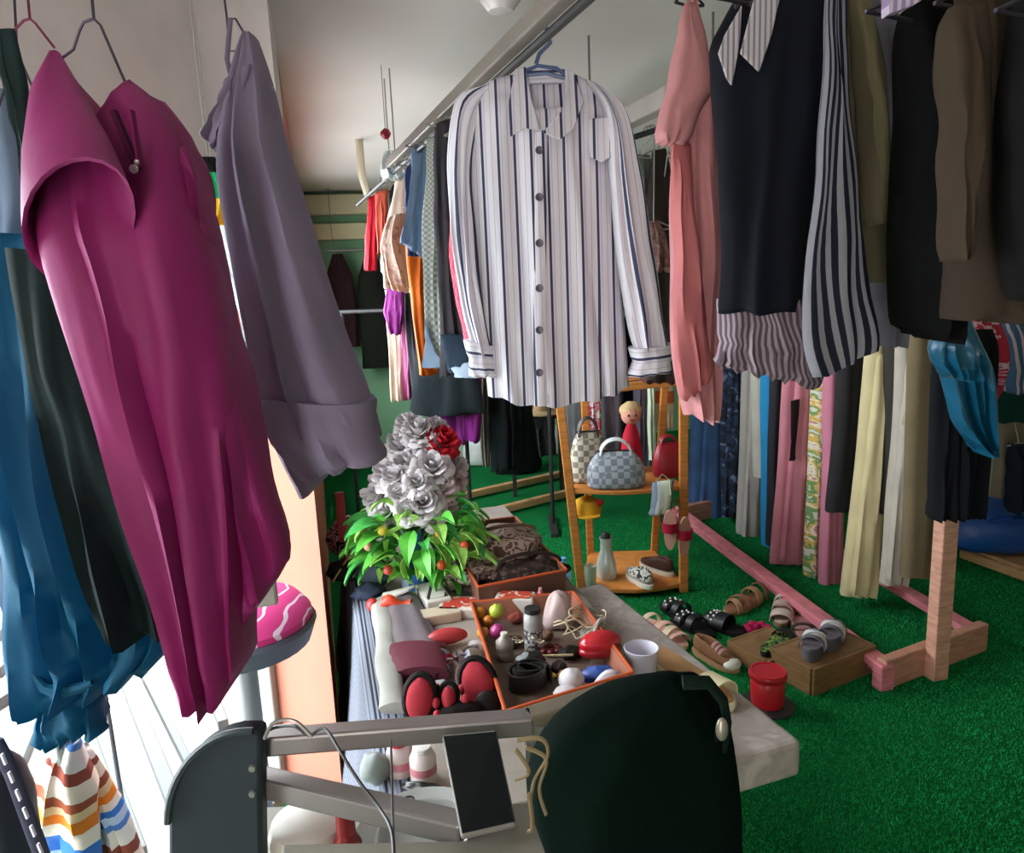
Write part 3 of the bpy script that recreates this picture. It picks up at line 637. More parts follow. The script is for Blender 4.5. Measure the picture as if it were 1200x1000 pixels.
# dark clothes hung on the back wall, far left
wl = RT(6.95, .15, 1.93); wr = RT(6.95, 1.3, 1.93)
pipe_rail('rail on the green back wall with dark coats', wl, wr, .012, STEEL, (.05, .95))
for k, (q, wdt, ht, c, lab) in enumerate(((.24, .24, .8, '2a1518', 'dark maroon coat on the back wall, furthest left'), (.52, .26, 1.0, '14160f', 'black coat in the middle of the back wall rail'), (.81, .26, .85, '10130f', 'black jacket on the back wall next to the red top'), (1.08, .24, .7, '1c1d22', 'charcoal jacket at the right end of the wall rail'))):
    c0 = RT(6.93, q, 1.9); m = MB(); R = []
    for i in range(11):
        v = i/10; ww = wdt/2*(.35+.65*min(1, v*4))*(1+.12*v); R.append([c0+t*(ww*math.cos(2*PI*j/16)*(1+.1*noise.noise(Vector((j, v*3, k)))))+u*(.06*math.sin(2*PI*j/16)+.012*math.sin(j*2.4+v*3))-V(0, 0, ht*v) for j in range(16)])
    e = thing('dark_coat', lab, 'coat', c0-V(0, 0, ht)); MB().rings(R).build('body', fab(c), e, 60)
    MB().tube([c0-V(0, 0, .01), c0+V(0, 0, .03)+u*.02, c0+V(0, 0, .045)+u*.035], .004, 6).build('hanging_loop', STEEL, e)
# brown clothes behind, right of the shirt
for nm, lab, cat, mt, L, R, Y in (
 ('dark_brown_jacket', 'dark brown jacket hanging right of the striped shirt', 'jacket', fab('3a302d'), '764,178 757,230 752,300 756,445', '780,174 790,230 796,300 800,445', 2.85),
 ('grey_green_blouse', 'grey green blouse with pale collar behind the brown jacket', 'blouse', fab('7d827c'), '738,182 734,230 736,330', '762,182 764,230 766,330', 2.92),
 ('pink_beige_knit', 'pinkish beige knitted top in front of the brown jacket', 'blouse', patterned([(0, '94706a'), (.5, '7b5652'), (.7, 'b08c84')], 60, 'noise'), '760,262 758,290 754,318', '772,258 784,290 790,318', 2.72),
 ('rust_brown_trousers', 'rust brown trousers under the pinkish knitted top', 'trousers', fab('5d3330'), '748,290 748,350 750,448', '788,290 792,350 798,448', 2.96)):
    e = garment(nm, lab, cat, mt, L, R, Y, T=.05, amp=.014, nv=16, nu=10)
    a, b = pp(L)[0], pp(R)[0]; p = PY((a[0]+b[0])/2, (a[1]+b[1])/2, Y); f = min(.95, max(.05, (p.x-DA.x)/(DB.x-DA.x))); q = DA.lerp(DB, f)
    hanger('wire hanger of the '+lab.split(' hanging')[0].split(' with')[0].split(' in front')[0].split(' under')[0], p, q, .16, HG, .3, .3)

# ================================================================== RIGHT UPPER ROW
PINK = fab('bf8285', .65, wr=.6)
def rrail(p): f = min(.98, max(.02, (RA.y-p.y)/(RA.y-RB.y))); return RA.lerp(RB, f)
def hung_r(px, py, Y, lab, w=.2, mat=None):
    p = PY(px, py, Y); hanger(lab, p, rrail(p), w, mat or WIRE, .3, .4)
g = garment('pink_blouse', 'pink long blouse hanging sideways at the far end of the right row', 'blouse', PINK,
            '805,-2 800,60 788,140 784,230 787,330 790,420 802,484', '812,-2 826,70 840,160 849,250 850,330 844,420 838,492', 1.45, T=.055, amp=.014, k=3, nv=30, nu=14)
cloth('sleeve', PINK, '802,5 790,50 776,105 770,140 772,168', '812,5 828,50 838,100 822,130 800,170', 1.39, g, T=.03, amp=.006, nv=16, nu=10)
cloth('sleeve_lining', fab('b96a6c', .6), '790,160 784,200 786,300 788,390 800,470', '806,170 812,220 822,300 830,380 834,440', 1.40, g, T=.022, amp=.012, k=4, nv=18, nu=10)
hung_r(808, -2, 1.45, 'wire hanger of the pink long blouse', .06)
VEST = fab('11131d', .85, wr=.25)
ST2 = [(0, '9c96a0'), (.5, '3d3f50')]
STRD = striped([(0, '85838c'), (.4, '1d1f2c'), (.92, '85838c')], .0112, 0, wr=.2)
STRL = striped([(0, '9b8b93'), (.5, '5c4b58')], .009, 0, wr=.2)
g = garment('navy_vest_shirt', 'navy knitted vest over a striped shirt with long striped sleeve', 'shirt', VEST,
            '868,-6 838,48 832,90 838,180 844,280 842,364', '940,-30 976,-10 972,80 962,180 950,280 940,366', 1.3, YR=1.24, T=.07, amp=.008, k=2, df=.05, vneck=1, nv=28, nu=18)
cloth('shirt_tail', STRL, '840,350 838,400 840,426', '948,350 958,400 962,452', 1.3, g, YR=1.26, T=.06, amp=.014, k=6, nv=10, nu=22, top=.9)
cloth('sleeve', STRD, '970,-30 965,60 955,170 942,290 940,380 955,444', '988,-10 990,60 1000,160 1012,260 1022,350 1028,408', 1.15, g, T=.018, amp=.005, k=2.5, nv=24, nu=14)
COLL = striped([(0, 'c5bcc0'), (.6, '85808c')], .008, 0, wr=.1)
flap([(842, 62), (850, 40), (870, 5), (868, 40), (866, 60), (858, 100), (852, 92)], 1.215).build('collar', COLL, g, 30, .002)
flap([(885, -5), (916, -10), (905, 40), (890, 84), (868, 62), (876, 30)], 1.195).build('collar', COLL, g, 30, .002)
MB().prism([PY(x, y, 1.26) for x, y in ((862, 4), (884, 0), (888, 40), (870, 66), (860, 40))], (0, .02, 0)).build('neck_lining', fab('54505a'), g)
hung_r(890, -22, 1.27, 'wire hanger of the navy vest over striped shirt', .2)
g = garment('olive_cardigan', 'olive beige cardigan behind the striped sleeve', 'cardigan', fab('564f3e', .85), '985,-30 990,60 1000,160 1012,260 1018,330', '1002,-30 1012,60 1024,160 1032,258 1032,330', 1.36, YR=1.32, T=.05, amp=.006, nv=20, nu=10)
cloth('sleeve', fab('6e664e', .85), '996,-20 1002,80 1010,170 1020,266', '1014,-20 1026,80 1036,160 1044,250', 1.26, g, T=.03, amp=.005, nv=14, nu=10)
hung_r(998, -30, 1.34, 'wire hanger of the olive beige cardigan', .08)
g = garment('grey_jacket', 'mid grey jacket hanging between olive cardigan and black top', 'jacket', fab('54525a', .85), '1010,-30 1018,60 1012,200 1014,300 1026,404', '1044,-30 1050,60 1056,130 1060,260 1056,404', 1.48, T=.05, amp=.008, nv=20, nu=10)
cloth('sleeve', fab('66646d', .85), '1018,-30 1030,60 1042,150 1046,204', '1044,-30 1048,60 1056,130 1060,186', 1.39, g, T=.03, amp=.005, nv=12, nu=8)
hung_r(1024, -30, 1.46, 'wire hanger of the mid grey jacket', .08)
g = garment('black_pullover', 'plain black long sleeved top, second from the right edge', 'blouse', fab('030304', .95), '1056,14 1062,100 1064,190 1058,300 1064,386', '1110,-10 1118,100 1116,200 1114,300 1112,400', 1.1, T=.07, amp=.015, nv=22, nu=12)
MB().prism([PY(x, y, 1.01) for x, y in ((1042, -8), (1088, -8), (1070, 6), (1042, 16))], (0, .02, 0)).build('inner_collar', striped([(0, 'cfc0d8'), (.5, '9d8ab0')], .01, 0), g)
hung_r(1076, -5, 1.08, 'wire hanger of the plain black top', .18)
g = garment('brown_coat', 'dark olive brown coat with long sleeve at the right edge', 'coat', fab('382d25', .9), '1120,-10 1122,60 1120,150 1118,260 1116,372', '1190,-20 1194,60 1194,160 1196,260 1196,376', 1.0, T=.06, amp=.010, k=2, nv=26, nu=14)
cloth('sleeve', fab('43382e', .9), '1112,10 1098,60 1104,140 1110,230 1114,304', '1150,0 1156,70 1150,150 1134,220 1122,306', .92, g, T=.03, amp=.006, nv=20, nu=12)
hung_r(1152, -14, 1.0, 'wire hanger of the dark olive brown coat', .16)
g = garment('black_coat', 'black coat cut by the right edge of the picture', 'coat', fab('0c0b0d'), '1192,-20 1190,100 1192,240 1194,350', '1300,-20 1300,100 1300,240 1300,350', .86, T=.06, amp=.01, nv=14, nu=10)
hung_r(1246, -14, .86, 'wire hanger of the black coat at the right edge', .2)

# ================================================================== PINK FLOOR RACK WITH TROUSERS
PKW = wood('d97f88', 9); PKP = wood('c9907a', 9)
a0 = PZ(1040, 792, .05); uu = V(-.35, 2.07, 0).normalized(); a1 = a0+uu*2.1; b0 = a0+V(.50, .26, 0); b1 = a1+V(.50, .26, 0)
e = thing('clothes_rack', 'pink painted wooden clothes rack standing on the green carpet at right', 'rack', V(*((a0+b1)/2).xy, 0))
MB().bar(a0+V(0, 0, .03), a1+V(0, 0, .03), .075, .035).build('base_rail', PKW, e, 0, .005)
MB().bar(a0+V(0, 0, .008), a1+V(0, 0, .008), .03, .05).build('base_lip', PKW, e, 0, .004)
MB().bar(b0+V(0, 0, .03), b1+V(0, 0, .03), .075, .035).build('base_rail', PKW, e, 0, .005)
for x, y in ((a0, b0), (a1, b1)):
    MB().bar(V(*x.xy, .062)-t*.03, V(*y.xy, .062)+t*.04, .045, .124).build('end_board', PKP, e, 0, .005)
    MB().bar(V(*x.xy, .055)-t*.05, V(*x.xy, .055)+t*.012, .055, .11).build('corner_block', PKW, e, 0, .006)
ROD = 1.45
for x, y in ((a0, b0), (a1, b1)):
    c = x.lerp(y, .42)-u*.055; c2 = c if x is a0 else c+u*.11
    MB().bar(V(*c2.xy, .0), V(*c2.xy, ROD), .07, .055, tuple(u)).build('post', wood('d8a089', 9), e, 0, .005)
ra = (a0+b0)/2-u*.24; rb = (a1+b1)/2+u*.04
MB().tube([V(*ra.xy, ROD), V(*rb.xy, ROD)], .014, 10).build('rod', PKP, e)
def rodpt(px):
    """point of the rod seen at picture column px"""
    lo, hi = 0.0, 1.0
    for _ in range(30):
        f = (lo+hi)/2; p = ra.lerp(rb, f); c = ROT.transposed() @ (V(p.x, p.y, ROD)-EYE); x = 600+F*c.x/-c.z
        if x > px: lo = f
        else: hi = f
    return V(p.x, p.y, ROD)
FLO = patterned([(0, 'd9d4c0'), (.42, '6f9a62'), (.5, 'd9b25a'), (.57, 'e6dccb'), (.64, 'c98a80')], 26, 'noise', 'UV', dist=.6)
tr = [  # name, label, category, material, x range at hip, x range at hem, hem y, rod column
 ('blue_jeans', 'faded blue jeans hanging at the far end of the pink rack', 'jeans', fab('44618c', .8, wr=.5, var=.25), (812, 850), (806, 852), 614, 834),
 ('dark_patterned_jeans', 'dark blue mottled jeans next to the faded blue jeans', 'jeans', patterned([(0, '1e2431'), (.5, '2c3a55'), (.62, '6d7c94')], 18, 'noise', 'UV'), (842, 872), (846, 868), 606, 848),
 ('light_grey_trousers', 'light grey wide leg trousers on the pink rack', 'trousers', fab('a39d97'), (870, 898), (863, 894), 658, 868),
 ('white_blue_trousers', 'off white trousers squeezed beside the bright blue pair', 'trousers', fab('b7b2a6'), (882, 900), (886, 898), 560, 880),
 ('bright_blue_trousers', 'narrow bright blue trousers on the pink rack', 'trousers', fab('2584b8', .6), (894, 906), (896, 906), 655, 893),
 ('charcoal_trousers', 'narrow charcoal trousers left of the pink flared trousers', 'trousers', fab('2f2d32'), (904, 924), (900, 916), 640, 905),
 ('pink_flared_trousers', 'pink flared trousers with dark tie on the rack', 'trousers', fab('cc8391', .75), (920, 958), (902, 946), 660, 926),
 ('floral_trousers', 'green and cream floral printed trousers', 'trousers', FLO, (954, 972), (944, 962), 682, 948),
 ('rose_pink_trousers', 'rose pink narrow trousers behind charcoal skirt', 'trousers', fab('c97e93', .75), (968, 986), (960, 986), 684, 962),
 ('charcoal_skirt', 'plain charcoal skirt left of the cream trousers', 'skirt', fab('2f2d30'), (984, 1016), (970, 998), 600, 978),
 ('cream_trousers', 'cream wide trousers with the lowest hem on the pink rack', 'trousers', fab('d0c196', .75), (1016, 1048), (986, 1026), 698, 1008),
 ('dark_grey_scarf_trousers', 'dark grey narrow trousers behind the cream pair', 'trousers', fab('3b3833'), (1040, 1054), (1034, 1044), 604, 1022),
 ('off_white_trousers', 'off white flared trousers right of the cream trousers', 'trousers', fab('b5aca0'), (1052, 1082), (1034, 1062), 684, 1042),
 ('taupe_skirt', 'long brown taupe skirt next to the black pleated skirt', 'skirt', fab('75674f'), (1066, 1106), (1056, 1104), 676, 1062),
 ('black_pleated_skirt', 'black pleated skirt hanging over the pink rack post', 'skirt', fab('15161b'), (1094, 1166), (1086, 1150), 608, 1118)]
for k, (nm, lab, cat, mt, h, b, hy, col) in enumerate(tr):
    q = rodpt(col); Y = q.y if 'pleated' not in nm else 2.72; ty = None
    for y in range(250, 520):
        if PY((h[0]+h[1])/2, y, Y).z < ROD-.05: ty = y; break
    wv = .16 if cat != 'skirt' else .1
    dl = b[0]-h[0]; dr_ = b[1]-h[1]; my = (ty+hy)/2
    Lq = [(h[0]+4, ty), (h[0]+1, ty+25), (h[0]+dl*.35, my), (b[0], hy)]; Rq = [(h[1]-3, ty), (h[1], ty+25), (h[1]+dr_*.35, my), (b[1], hy-4)]
    e = garment(nm, lab, cat, mt, Lq, Rq, Y, YR=Y+.03, T=.045, amp=.008 if 'pleated' not in nm else .02, k=1.6 if 'pleated' not in nm else 9, nv=20, nu=14 if 'pleated' not in nm else 26)
    if cat != 'skirt' and h[1]-h[0] > 25:   # the seam between the two legs
        cx0 = (h[0]+h[1])/2; cx1 = (b[0]+b[1])/2
        cloth('front_leg', mt, [(cx0-4, ty+45), ((cx0+cx1)/2-6, my), (cx1-10, hy-3)], [(h[1]-1, ty+40), (h[1]+dr_*.35-1, my), (b[1]+1, hy+3)], Y-.045, e, T=.03, amp=.01, k=2, nv=16, nu=10)
    hx = PY((h[0]+h[1])/2, ty, Y)
    hanger('clip hanger of the '+lab.split(' hanging')[0].split(' next')[0].split(' on the')[0].split(' squeezed')[0].split(' left')[0].split(' with')[0].split(' behind')[0].split(' right')[0], hx, V(q.x, q.y, ROD), .12, HG, .05, .24, r=.002)
    if nm == 'pink_flared_trousers':
        cloth('dark_tie', fab('2b1d22'), '927,470 926,500 925,532 926,540', '936,468 935,500 933,525 931,540', Y-.09, e, T=.006, amp=.003, nv=10, nu=6)
    if nm == 'off_white_trousers': cloth('waist_tie', fab('a99a84'), '1066,400 1064,450 1058,498', '1072,400 1072,450 1064,500', Y-.06, e, T=.008, amp=.003, nv=10, nu=6)
SAT = fab('155c7c', .3, wr=.5, spec=.6)
Yq = 2.56
g = garment('satin_blouse', 'shiny teal satin blouse hung on the near end of the pink rack', 'blouse', SAT, '1096,374 1088,410 1100,440 1112,490 1142,528', '1132,366 1148,400 1164,440 1166,490 1160,530', Yq, T=.06, amp=.03, k=4, nv=20, nu=14)
cloth('puff_sleeve', SAT, '1098,385 1088,415 1104,440', '1128,380 1146,410 1142,446', Yq-.08, g, T=.05, amp=.02, k=5, nv=10, nu=12)
hanger('clip hanger of the shiny teal satin blouse', PY(1114, 370, Yq), V(ra.x, ra.y-.0, ROD), .12, HG, .2, .24)
# second rack at the right edge
ea, eb = PZ(1128, 648, .04), PZ(1290, 706, .04)
e = thing('clothes_rack', 'low wooden rack base at the right edge carrying a blue bag', 'rack', V(*((ea+eb)/2).xy, 0))
ed = V(.34, .94, 0)*.55
MB().bar(ea, eb, .05, .05).build('base_rail', WD, e, 0, .005); MB().bar(ea+ed, eb+ed, .05, .05).build('base_rail', WD, e, 0, .005)
m = MB(); m.prism([V(*ea.xy, .066), V(*eb.xy, .066), V(*(eb+ed).xy, .066), V(*(ea+ed).xy, .066)], (0, 0, .015)); m.build('board', WD, e, 0)
pA, pB = ea+ed*.5+V(.06, .0, 0), eb+ed*.5
MB().bar(V(*pA.xy, .02), V(*pA.xy, 1.5), .045, .045, (1, 0, 0)).build('post', wood('8a6b4e'), e, 0, .005); MB().bar(V(*pB.xy, .02), V(*pB.xy, 1.5), .045, .045, (1, 0, 0)).build('post', wood('8a6b4e'), e, 0, .005)
MB().tube([V(*pA.xy, 1.48), V(*pB.xy, 1.48)], .014, 10).build('rod', DARK, e)
def hung_e(nm, lab, cat, mt, L, R, Y, **kw):
    e = garment(nm, lab, cat, mt, L, R, Y, T=.06, amp=.02, nv=14, nu=12, **kw); a, b = pp(L)[0], pp(R)[0]; p = PY((a[0]+b[0])/2, (a[1]+b[1])/2, Y)
    f = min(1, max(0, (p.x-pA.x)/(pB.x-pA.x))); q = V(*pA.lerp(pB, f).xy, 1.48)
    hanger('hanger of the '+lab.split(' at the')[0].split(' next')[0].split(' under')[0].split(' below')[0], p, q, .14, HG, .1, .2)
    return e
RW = patterned([(0, 'a8283c'), (.5, 'c9a7b3'), (.58, 'b02c46')], 10, 'noise', 'UV', dist=1.5)
hung_e('red_white_blouse', 'red and white printed blouse next to the teal satin blouse', 'blouse', RW, '1140,372 1142,410 1138,440 1146,465', '1166,368 1178,410 1176,440 1164,468', 3.5)
hung_e('blue_white_blouse', 'dusty blue blouse at the right edge under the brown coat', 'blouse', patterned([(0, '3d607e'), (.6, '35546f'), (.7, 'c2a9b8')], 8, 'wave', 'UV', dist=3), '1166,372 1172,410 1176,460', '1230,372 1240,410 1240,460', 3.7)
hung_e('dark_green_skirt', 'dark bottle green skirt below the dusty blue blouse', 'skirt', fab('123c34'), '1164,440 1164,470 1162,494', '1250,440 1250,470 1250,494', 3.85)
hung_e('beige_grey_coat', 'beige grey coat with dark lower part at the right edge', 'coat', fab('8d8271'), '1166,480 1164,540 1156,598', '1250,480 1250,540 1250,598', 4.0)
hung_e('dark_strap_skirt', 'dark navy strap skirt over the blue bag', 'skirt', fab('1b2030'), '1182,520 1184,560 1182,600', '1204,520 1210,560 1210,596', 3.75)
bb = PZ(1185, 650, .085); R = []
e = thing('blue_bag', 'bright blue nylon bag resting on the low wooden rack', 'bag', bb)
for k, zz in ((.8, 0), (1, .05), (1, .14), (.85, .22), (.5, .27), (.05, .285)):
    R.append([bb+V(.36*k*math.cos(2*PI*j/22)+.02*math.sin(5*j+zz*40), .2*k*math.sin(2*PI*j/22)+.12, zz+.015*math.sin(3*j)*k) for j in range(22)])
MB().rings(R).build('bag_body', fab('1650a0', .4, spec=.6, wr=.7), e, 60, sub=1)
MB().tube([bb+V(-.15, -.02, .2), bb+V(-.08, -.1, .24), bb+V(.05, -.1, .23), bb+V(.12, -.03, .22)], .012, 8, flat=.5).build('handle', fab('123f86', .5), e)

# ================================================================== LADDER SHELF WITH BAGS
ORW = wood('cf8440', 8)
fl, fr = PZ(682, 697, .0), PZ(801, 694, .0)
bl, br = fl+V(.10, .50, 0), fr+V(-.06, .50, 0)
tl, tr_ = PY(655, 470, fl.y-.02), PY(801, 440, fr.y-.02)
e = thing('ladder_shelf', 'orange wooden two tier shelf stand holding bags and shoes', 'shelf', V(*((fl+br)/2).xy, 0))
tl = V(tl.x, fl.y+.08, tl.z); tr_ = V(tr_.x, fr.y+.08, tr_.z); tbl = V(tl.x+.14, bl.y-.08, tl.z); tbr = V(tr_.x-.1, br.y-.08, tl.z)
def fix_px(px, py, Y): return PY(px, py, Y)
tl = PY(655, 462, fl.y+.05); tr_ = PY(801, 446, fr.y+.05)
for a, b in ((fl, tl), (fr, tr_)): MB().bar(a, b, .045, .03, (0, 1, 0)).build('front_leg', ORW, e, 0, .005)
tbl = V(tl.x+.16, tl.y+.34, tl.z+.0); tbr = V(tr_.x-.02, tr_.y+.34, tr_.z)
for a, b in ((bl, tbl), (br, tbr)): MB().bar(a, b, .04, .03, (0, 1, 0)).build('back_leg', ORW, e, 0, .005)
MB().bar(tl, tr_, .035, .04).build('top_rail', ORW, e, 0, .005)
MB().bar(tbl, tbr, .035, .04).build('top_rail', ORW, e, 0, .005)
for a, b in ((tl, tbl), (tr_, tbr)): MB().bar(a, b, .03, .03).build('side_rail', ORW, e, 0, .005)
zu = PY(735, 572, fl.y).z; zl = PY(740, 684, fl.y).z
def lerpz(a, b, z): return a.lerp(b, (z-a.z)/(b.z-a.z))
SH_Z = {}
for nm, z in (('upper_shelf', zu), ('lower_shelf', zl)):
    A, B, Cc, D = lerpz(fl, tl, z), lerpz(fr, tr_, z), lerpz(br, tbr, z), lerpz(bl, tbl, z)
    P_ = [A]+[A.lerp(B, k/8)-V(0, .07*math.sin(PI*k/8), 0) for k in range(1, 8)]+[B, Cc, D]
    MB().prism([p+V(0, 0, -.022) for p in P_], (0, 0, .022)).build(nm, ORW, e, 0, .004); SH_Z[nm] = (A, B, Cc, D)
    MB().bar(lerpz(fl, tl, z-.03), lerpz(bl, tbl, z-.03), .02, .03).build('shelf_bearer', ORW, e, 0); MB().bar(lerpz(fr, tr_, z-.03), lerpz(br, tbr, z-.03), .02, .03).build('shelf_bearer', ORW, e, 0)
CHK = patterned([(0, '8d8676'), (.5, 'd4cdbd')], 34, 'checker', 'Object')
SILV = patterned([(0, 'a8adb5'), (.5, 'd5d9dd'), (.62, '7d838c')], 32, 'checker', 'Object', rough=.25)
Y0 = fl.y
def tote(name, label, mat, px, py, z, w, h, d, handle_mat=None, hh=.12, rz=0, dy=.1, round_=.7):
    """hand bag: lofted pouch with a zip top and a looped handle"""
    p = PZ(px, py, z) if z < .2 else PY(px, py, Y0+dy); c = V(p.x, p.y, z)
    e = thing(name, label, 'bag', c); R = []; M = Matrix.Rotation(rz, 3, 'Z')
    for k, kd, zz in ((.92, .9, 0), (1, 1, .04), (1.02, 1.0, .35), (.95, .8, .65), (round_, .45, .9), (round_*.85, .12, 1)):
        R.append([c+M @ V(w/2*k*math.copysign(abs(math.cos(a))**.7, math.cos(a)), d/2*kd*math.sin(a), zz*h) for a in [2*PI*j/24 for j in range(24)]])
    MB().rings(R).build('bag_body', mat, e, 50, sub=1)
    hm = handle_mat or mat
    for sg in (-1, 1):
        MB().tube([c+M @ V(w*.26*math.cos(a), sg*d*.12, h*.9+hh*math.sin(a)) for a in [PI*k/12 for k in range(13)]], .008, 8, flat=.6).build('handle', hm, e)
    MB().bar(c+M @ V(-w*.3, 0, h), c+M @ V(w*.3, 0, h), .012, .008).build('zip', DARK, e)
    return e
tote('tote_bag', 'beige checked tote bag at the left of the upper shelf', CHK, 690, 556, zu, .2, .27, .12, plain('4a3d36'), .1, .1, .16)
tote('handbag', 'silver checked handbag in the middle of the upper shelf', SILV, 722, 566, zu, .3, .19, .15, plain('dfe3e8', .25), .08, -.05, .03)
e = tote('red_bag', 'dark red rounded bag at the right of the upper shelf', fab('9c1225', .4, spec=.6), 783, 552, zu, .17, .19, .12, None, .05, .1, .2)
# doll with red dress
c = V(PY(742, 540, Y0+.3).x, Y0+.36, zu); e = thing('rag_doll', 'blonde haired doll in red between silver handbag and red bag', 'doll', c)
MB().lathe([(.02, 0), (.062, .005), (.06, .1), (.045, .2), (.02, .27)], c, 16).build('dress', fab('c22a3f'), e)
MB().ball(c+V(0, 0, .31), .055).build('head', fab('e0a08c'), e)
MB().ball(c+V(0, .012, .335), (.06, .055, .05), wob=.2).build('hair', fab('d8b98a'), e)
for sx in (-1, 1): MB().ball(c+V(sx*.02, -.052, .315), .007, 8, 6).build('eye', DARK, e)
MB().bar(c+V(-.012, -.053, .29), c+V(.012, -.053, .29), .006, .006).build('mouth', plain('a01f2c'), e)
# things hanging from the stand
def cap(px, py, Y, r, col, label, tilt=0):
    c = PY(px, py, Y); e = thing('cap', label, 'cap', c)
    MB().lathe([(r, 0), (r*1.02, r*.3), (r*.85, r*.8), (r*.4, r*1.05), (.002, r*1.1)], c, 22).build('crown', fab(col, .8), e)
    P_ = [c+V(r*.95*math.cos(a), -r*.9*abs(math.sin(a))*1.0-(r*.7 if .15 < k/10 < .85 else 0)*1.0, -.002) for k, a in [(k, PI+PI*k/10) for k in range(11)]]
    MB().prism(P_, (0, 0, .006)).build('visor', fab(col, .8), e); return c, e
c, e = cap(688, 600, Y0+.1, .075, 'd8a32c', 'mustard yellow cap hanging under the upper shelf')
MB().tube([c+V(0, 0, .07), V(c.x, c.y, zu-.02)], .004, 6).build('hanging_loop', fab('b5482a'), e); MB().ball(c+V(.06, -.04, .06), (.025, .01, .02)).build('tag', fab('b5382a'), e)
e = garment('shoulder_bag', 'pale green and grey striped pouch hanging from the upper shelf', 'bag', striped([(0, 'cfd6b4'), (.35, '7f8a99'), (.7, 'c9cfd0')], .1, 0), '764,566 762,590 760,604', '790,562 788,590 784,600', Y0-.05, T=.03, amp=.006, nv=8, nu=8)
MB().tube([PY(x, y, Y0-.09) for x, y in ((768, 566), (776, 556), (784, 562), (786, 580))], .005, 8, flat=.5).build('strap', fab('d8d4c4'), e)
# picture of orange and cream hanging behind
for nm, lab, cat, mt, L, R, Y in (
 ('orange_cream_scarf', 'cream scarf with orange top hanging behind the shelf', 'scarf', striped([(0, 'd9c9a0'), (.55, 'd9c9a0'), (.8, 'cf6a3a')], .4, 1), '762,420 764,460 766,500', '788,420 790,460 790,502', Y0+.9),
 ('pale_green_strap', 'pale green narrow cloth behind the shelf stand', 'scarf', fab('c3cdb4'), '758,420 759,460 760,540', '766,420 767,460 768,530', Y0+.85),
 ('grey_mauve_trousers', 'grey mauve trousers behind the upper shelf', 'trousers', fab('7a7080'), '700,430 706,480 708,550', '728,430 728,480 728,545', Y0+1.1),
 ('black_scarf', 'black scarf behind the doll on the shelf', 'scarf', fab('15141a'), '728,430 728,480 730,560', '744,430 746,480 764,565', Y0+1.2),
 ('dark_grey_trousers', 'dark grey trousers behind the doll and shelf', 'trousers', fab('544d58'), '742,430 742,480 742,555', '762,430 762,480 762,555', Y0+1.05),
 ('pink_print_top', 'pink and white printed top behind the checked tote', 'blouse', patterned([(0, 'c04a62'), (.5, 'd8c6c8'), (.62, '8c5a5e')], 24, 'noise'), '682,440 684,480 684,535', '702,440 704,480 706,530', Y0+1.0),
 ('light_grey_skirt', 'light grey skirt hanging beyond the left shelf leg', 'skirt', fab('8f8f92'), '660,440 662,480 664,530', '684,440 684,480 684,530', Y0+1.6)):
    Lp, Rp = pp(L), pp(R)
    for Q in (Lp, Rp):
        x, y = Q[0]
        while PY(x, y, Y).z < 1.36: y -= 1
        Q[0] = (x, y)
    e = garment(nm, lab, cat, mt, Lp, Rp, Y, T=.04, amp=.012, nv=14, nu=10, top=.7)
    p = PY((Lp[0][0]+Rp[0][0])/2, Lp[0][1], Y); bx = V(p.x, Y0+1.1, 1.42)
    MB().tube([p-V(0, 0, .02), p+V(0, 0, .02), bx], .003, 6).build('hanging_loop', HG, e)
ba, bb_ = V(PY(650, 400, Y0+1.1).x-.05, Y0+1.1, 1.42), V(PY(778, 400, Y0+1.1).x, Y0+1.1, 1.42)
e = thing('garment_rail', 'short dark rail standing behind the orange wooden shelf', 'rail', V(*((ba+bb_)/2).xy, 0))
MB().tube([ba, bb_], .013, 10).build('pipe', DARK, e)
for p in (ba, bb_): MB().tube([V(p.x, p.y, 0), p], .013, 8).build('post', DARK, e); MB().box((p.x, p.y, .015), (.05, .4, .03)).build('foot', DARK, e, 0, .004)
# ---------------- shoes
def outline(L, w, n=20, heelw=.8):
    P_ = []
    for k in range(n):
        a = 2*PI*k/n; y = math.cos(a); x = math.sin(a)
        wd_ = w*(heelw+(1-heelw)*(.5+.5*y)**.7)*(1-.14*math.exp(-((y+.15)/.3)**2)); P_.append(V(x*wd_/2, y*L/2, 0))
    return P_
def sole_mb(L, w, z0, z1, heelw=.8, wedge=0):
    O = outline(L, w, 22, heelw); m = MB()
    def zz(p, z): return z+wedge*max(0, (-p.y/L+.25))
    m.rings([[V(p.x*.96, p.y*.97, z0) for p in O], [V(p.x, p.y, zz(p, z1)*.6+z0*.4) for p in O], [V(p.x*.97, p.y*.98, zz(p, z1)) for p in O]]); return m
def place(m, loc, rz, rx=0, ry=0):
    M = Matrix.Translation(loc) @ Matrix.Rotation(rz, 4, 'Z') @ Matrix.Rotation(rx, 4, 'X') @ Matrix.Rotation(ry, 4, 'Y')
    m.v = [tuple(M @ Vector(p)) for p in m.v]; return m
def arch(L, w, y, h, bw, z0=.02, tilt=0, th=.004):
    """one strap arching over the foot: a flat band with thickness"""
    R = []
    for k in range(11):
        a = PI*k/10; x = -w/2*math.cos(a); z = z0+h*math.sin(a)**.8; ny = y+tilt*math.cos(a)
        R.append([V(x, ny-bw/2, z), V(x, ny+bw/2, z), V(x*.94, ny+bw/2, z-th), V(x*.94, ny-bw/2, z-th)])
    return MB().rings(R)
SHS = 1.22
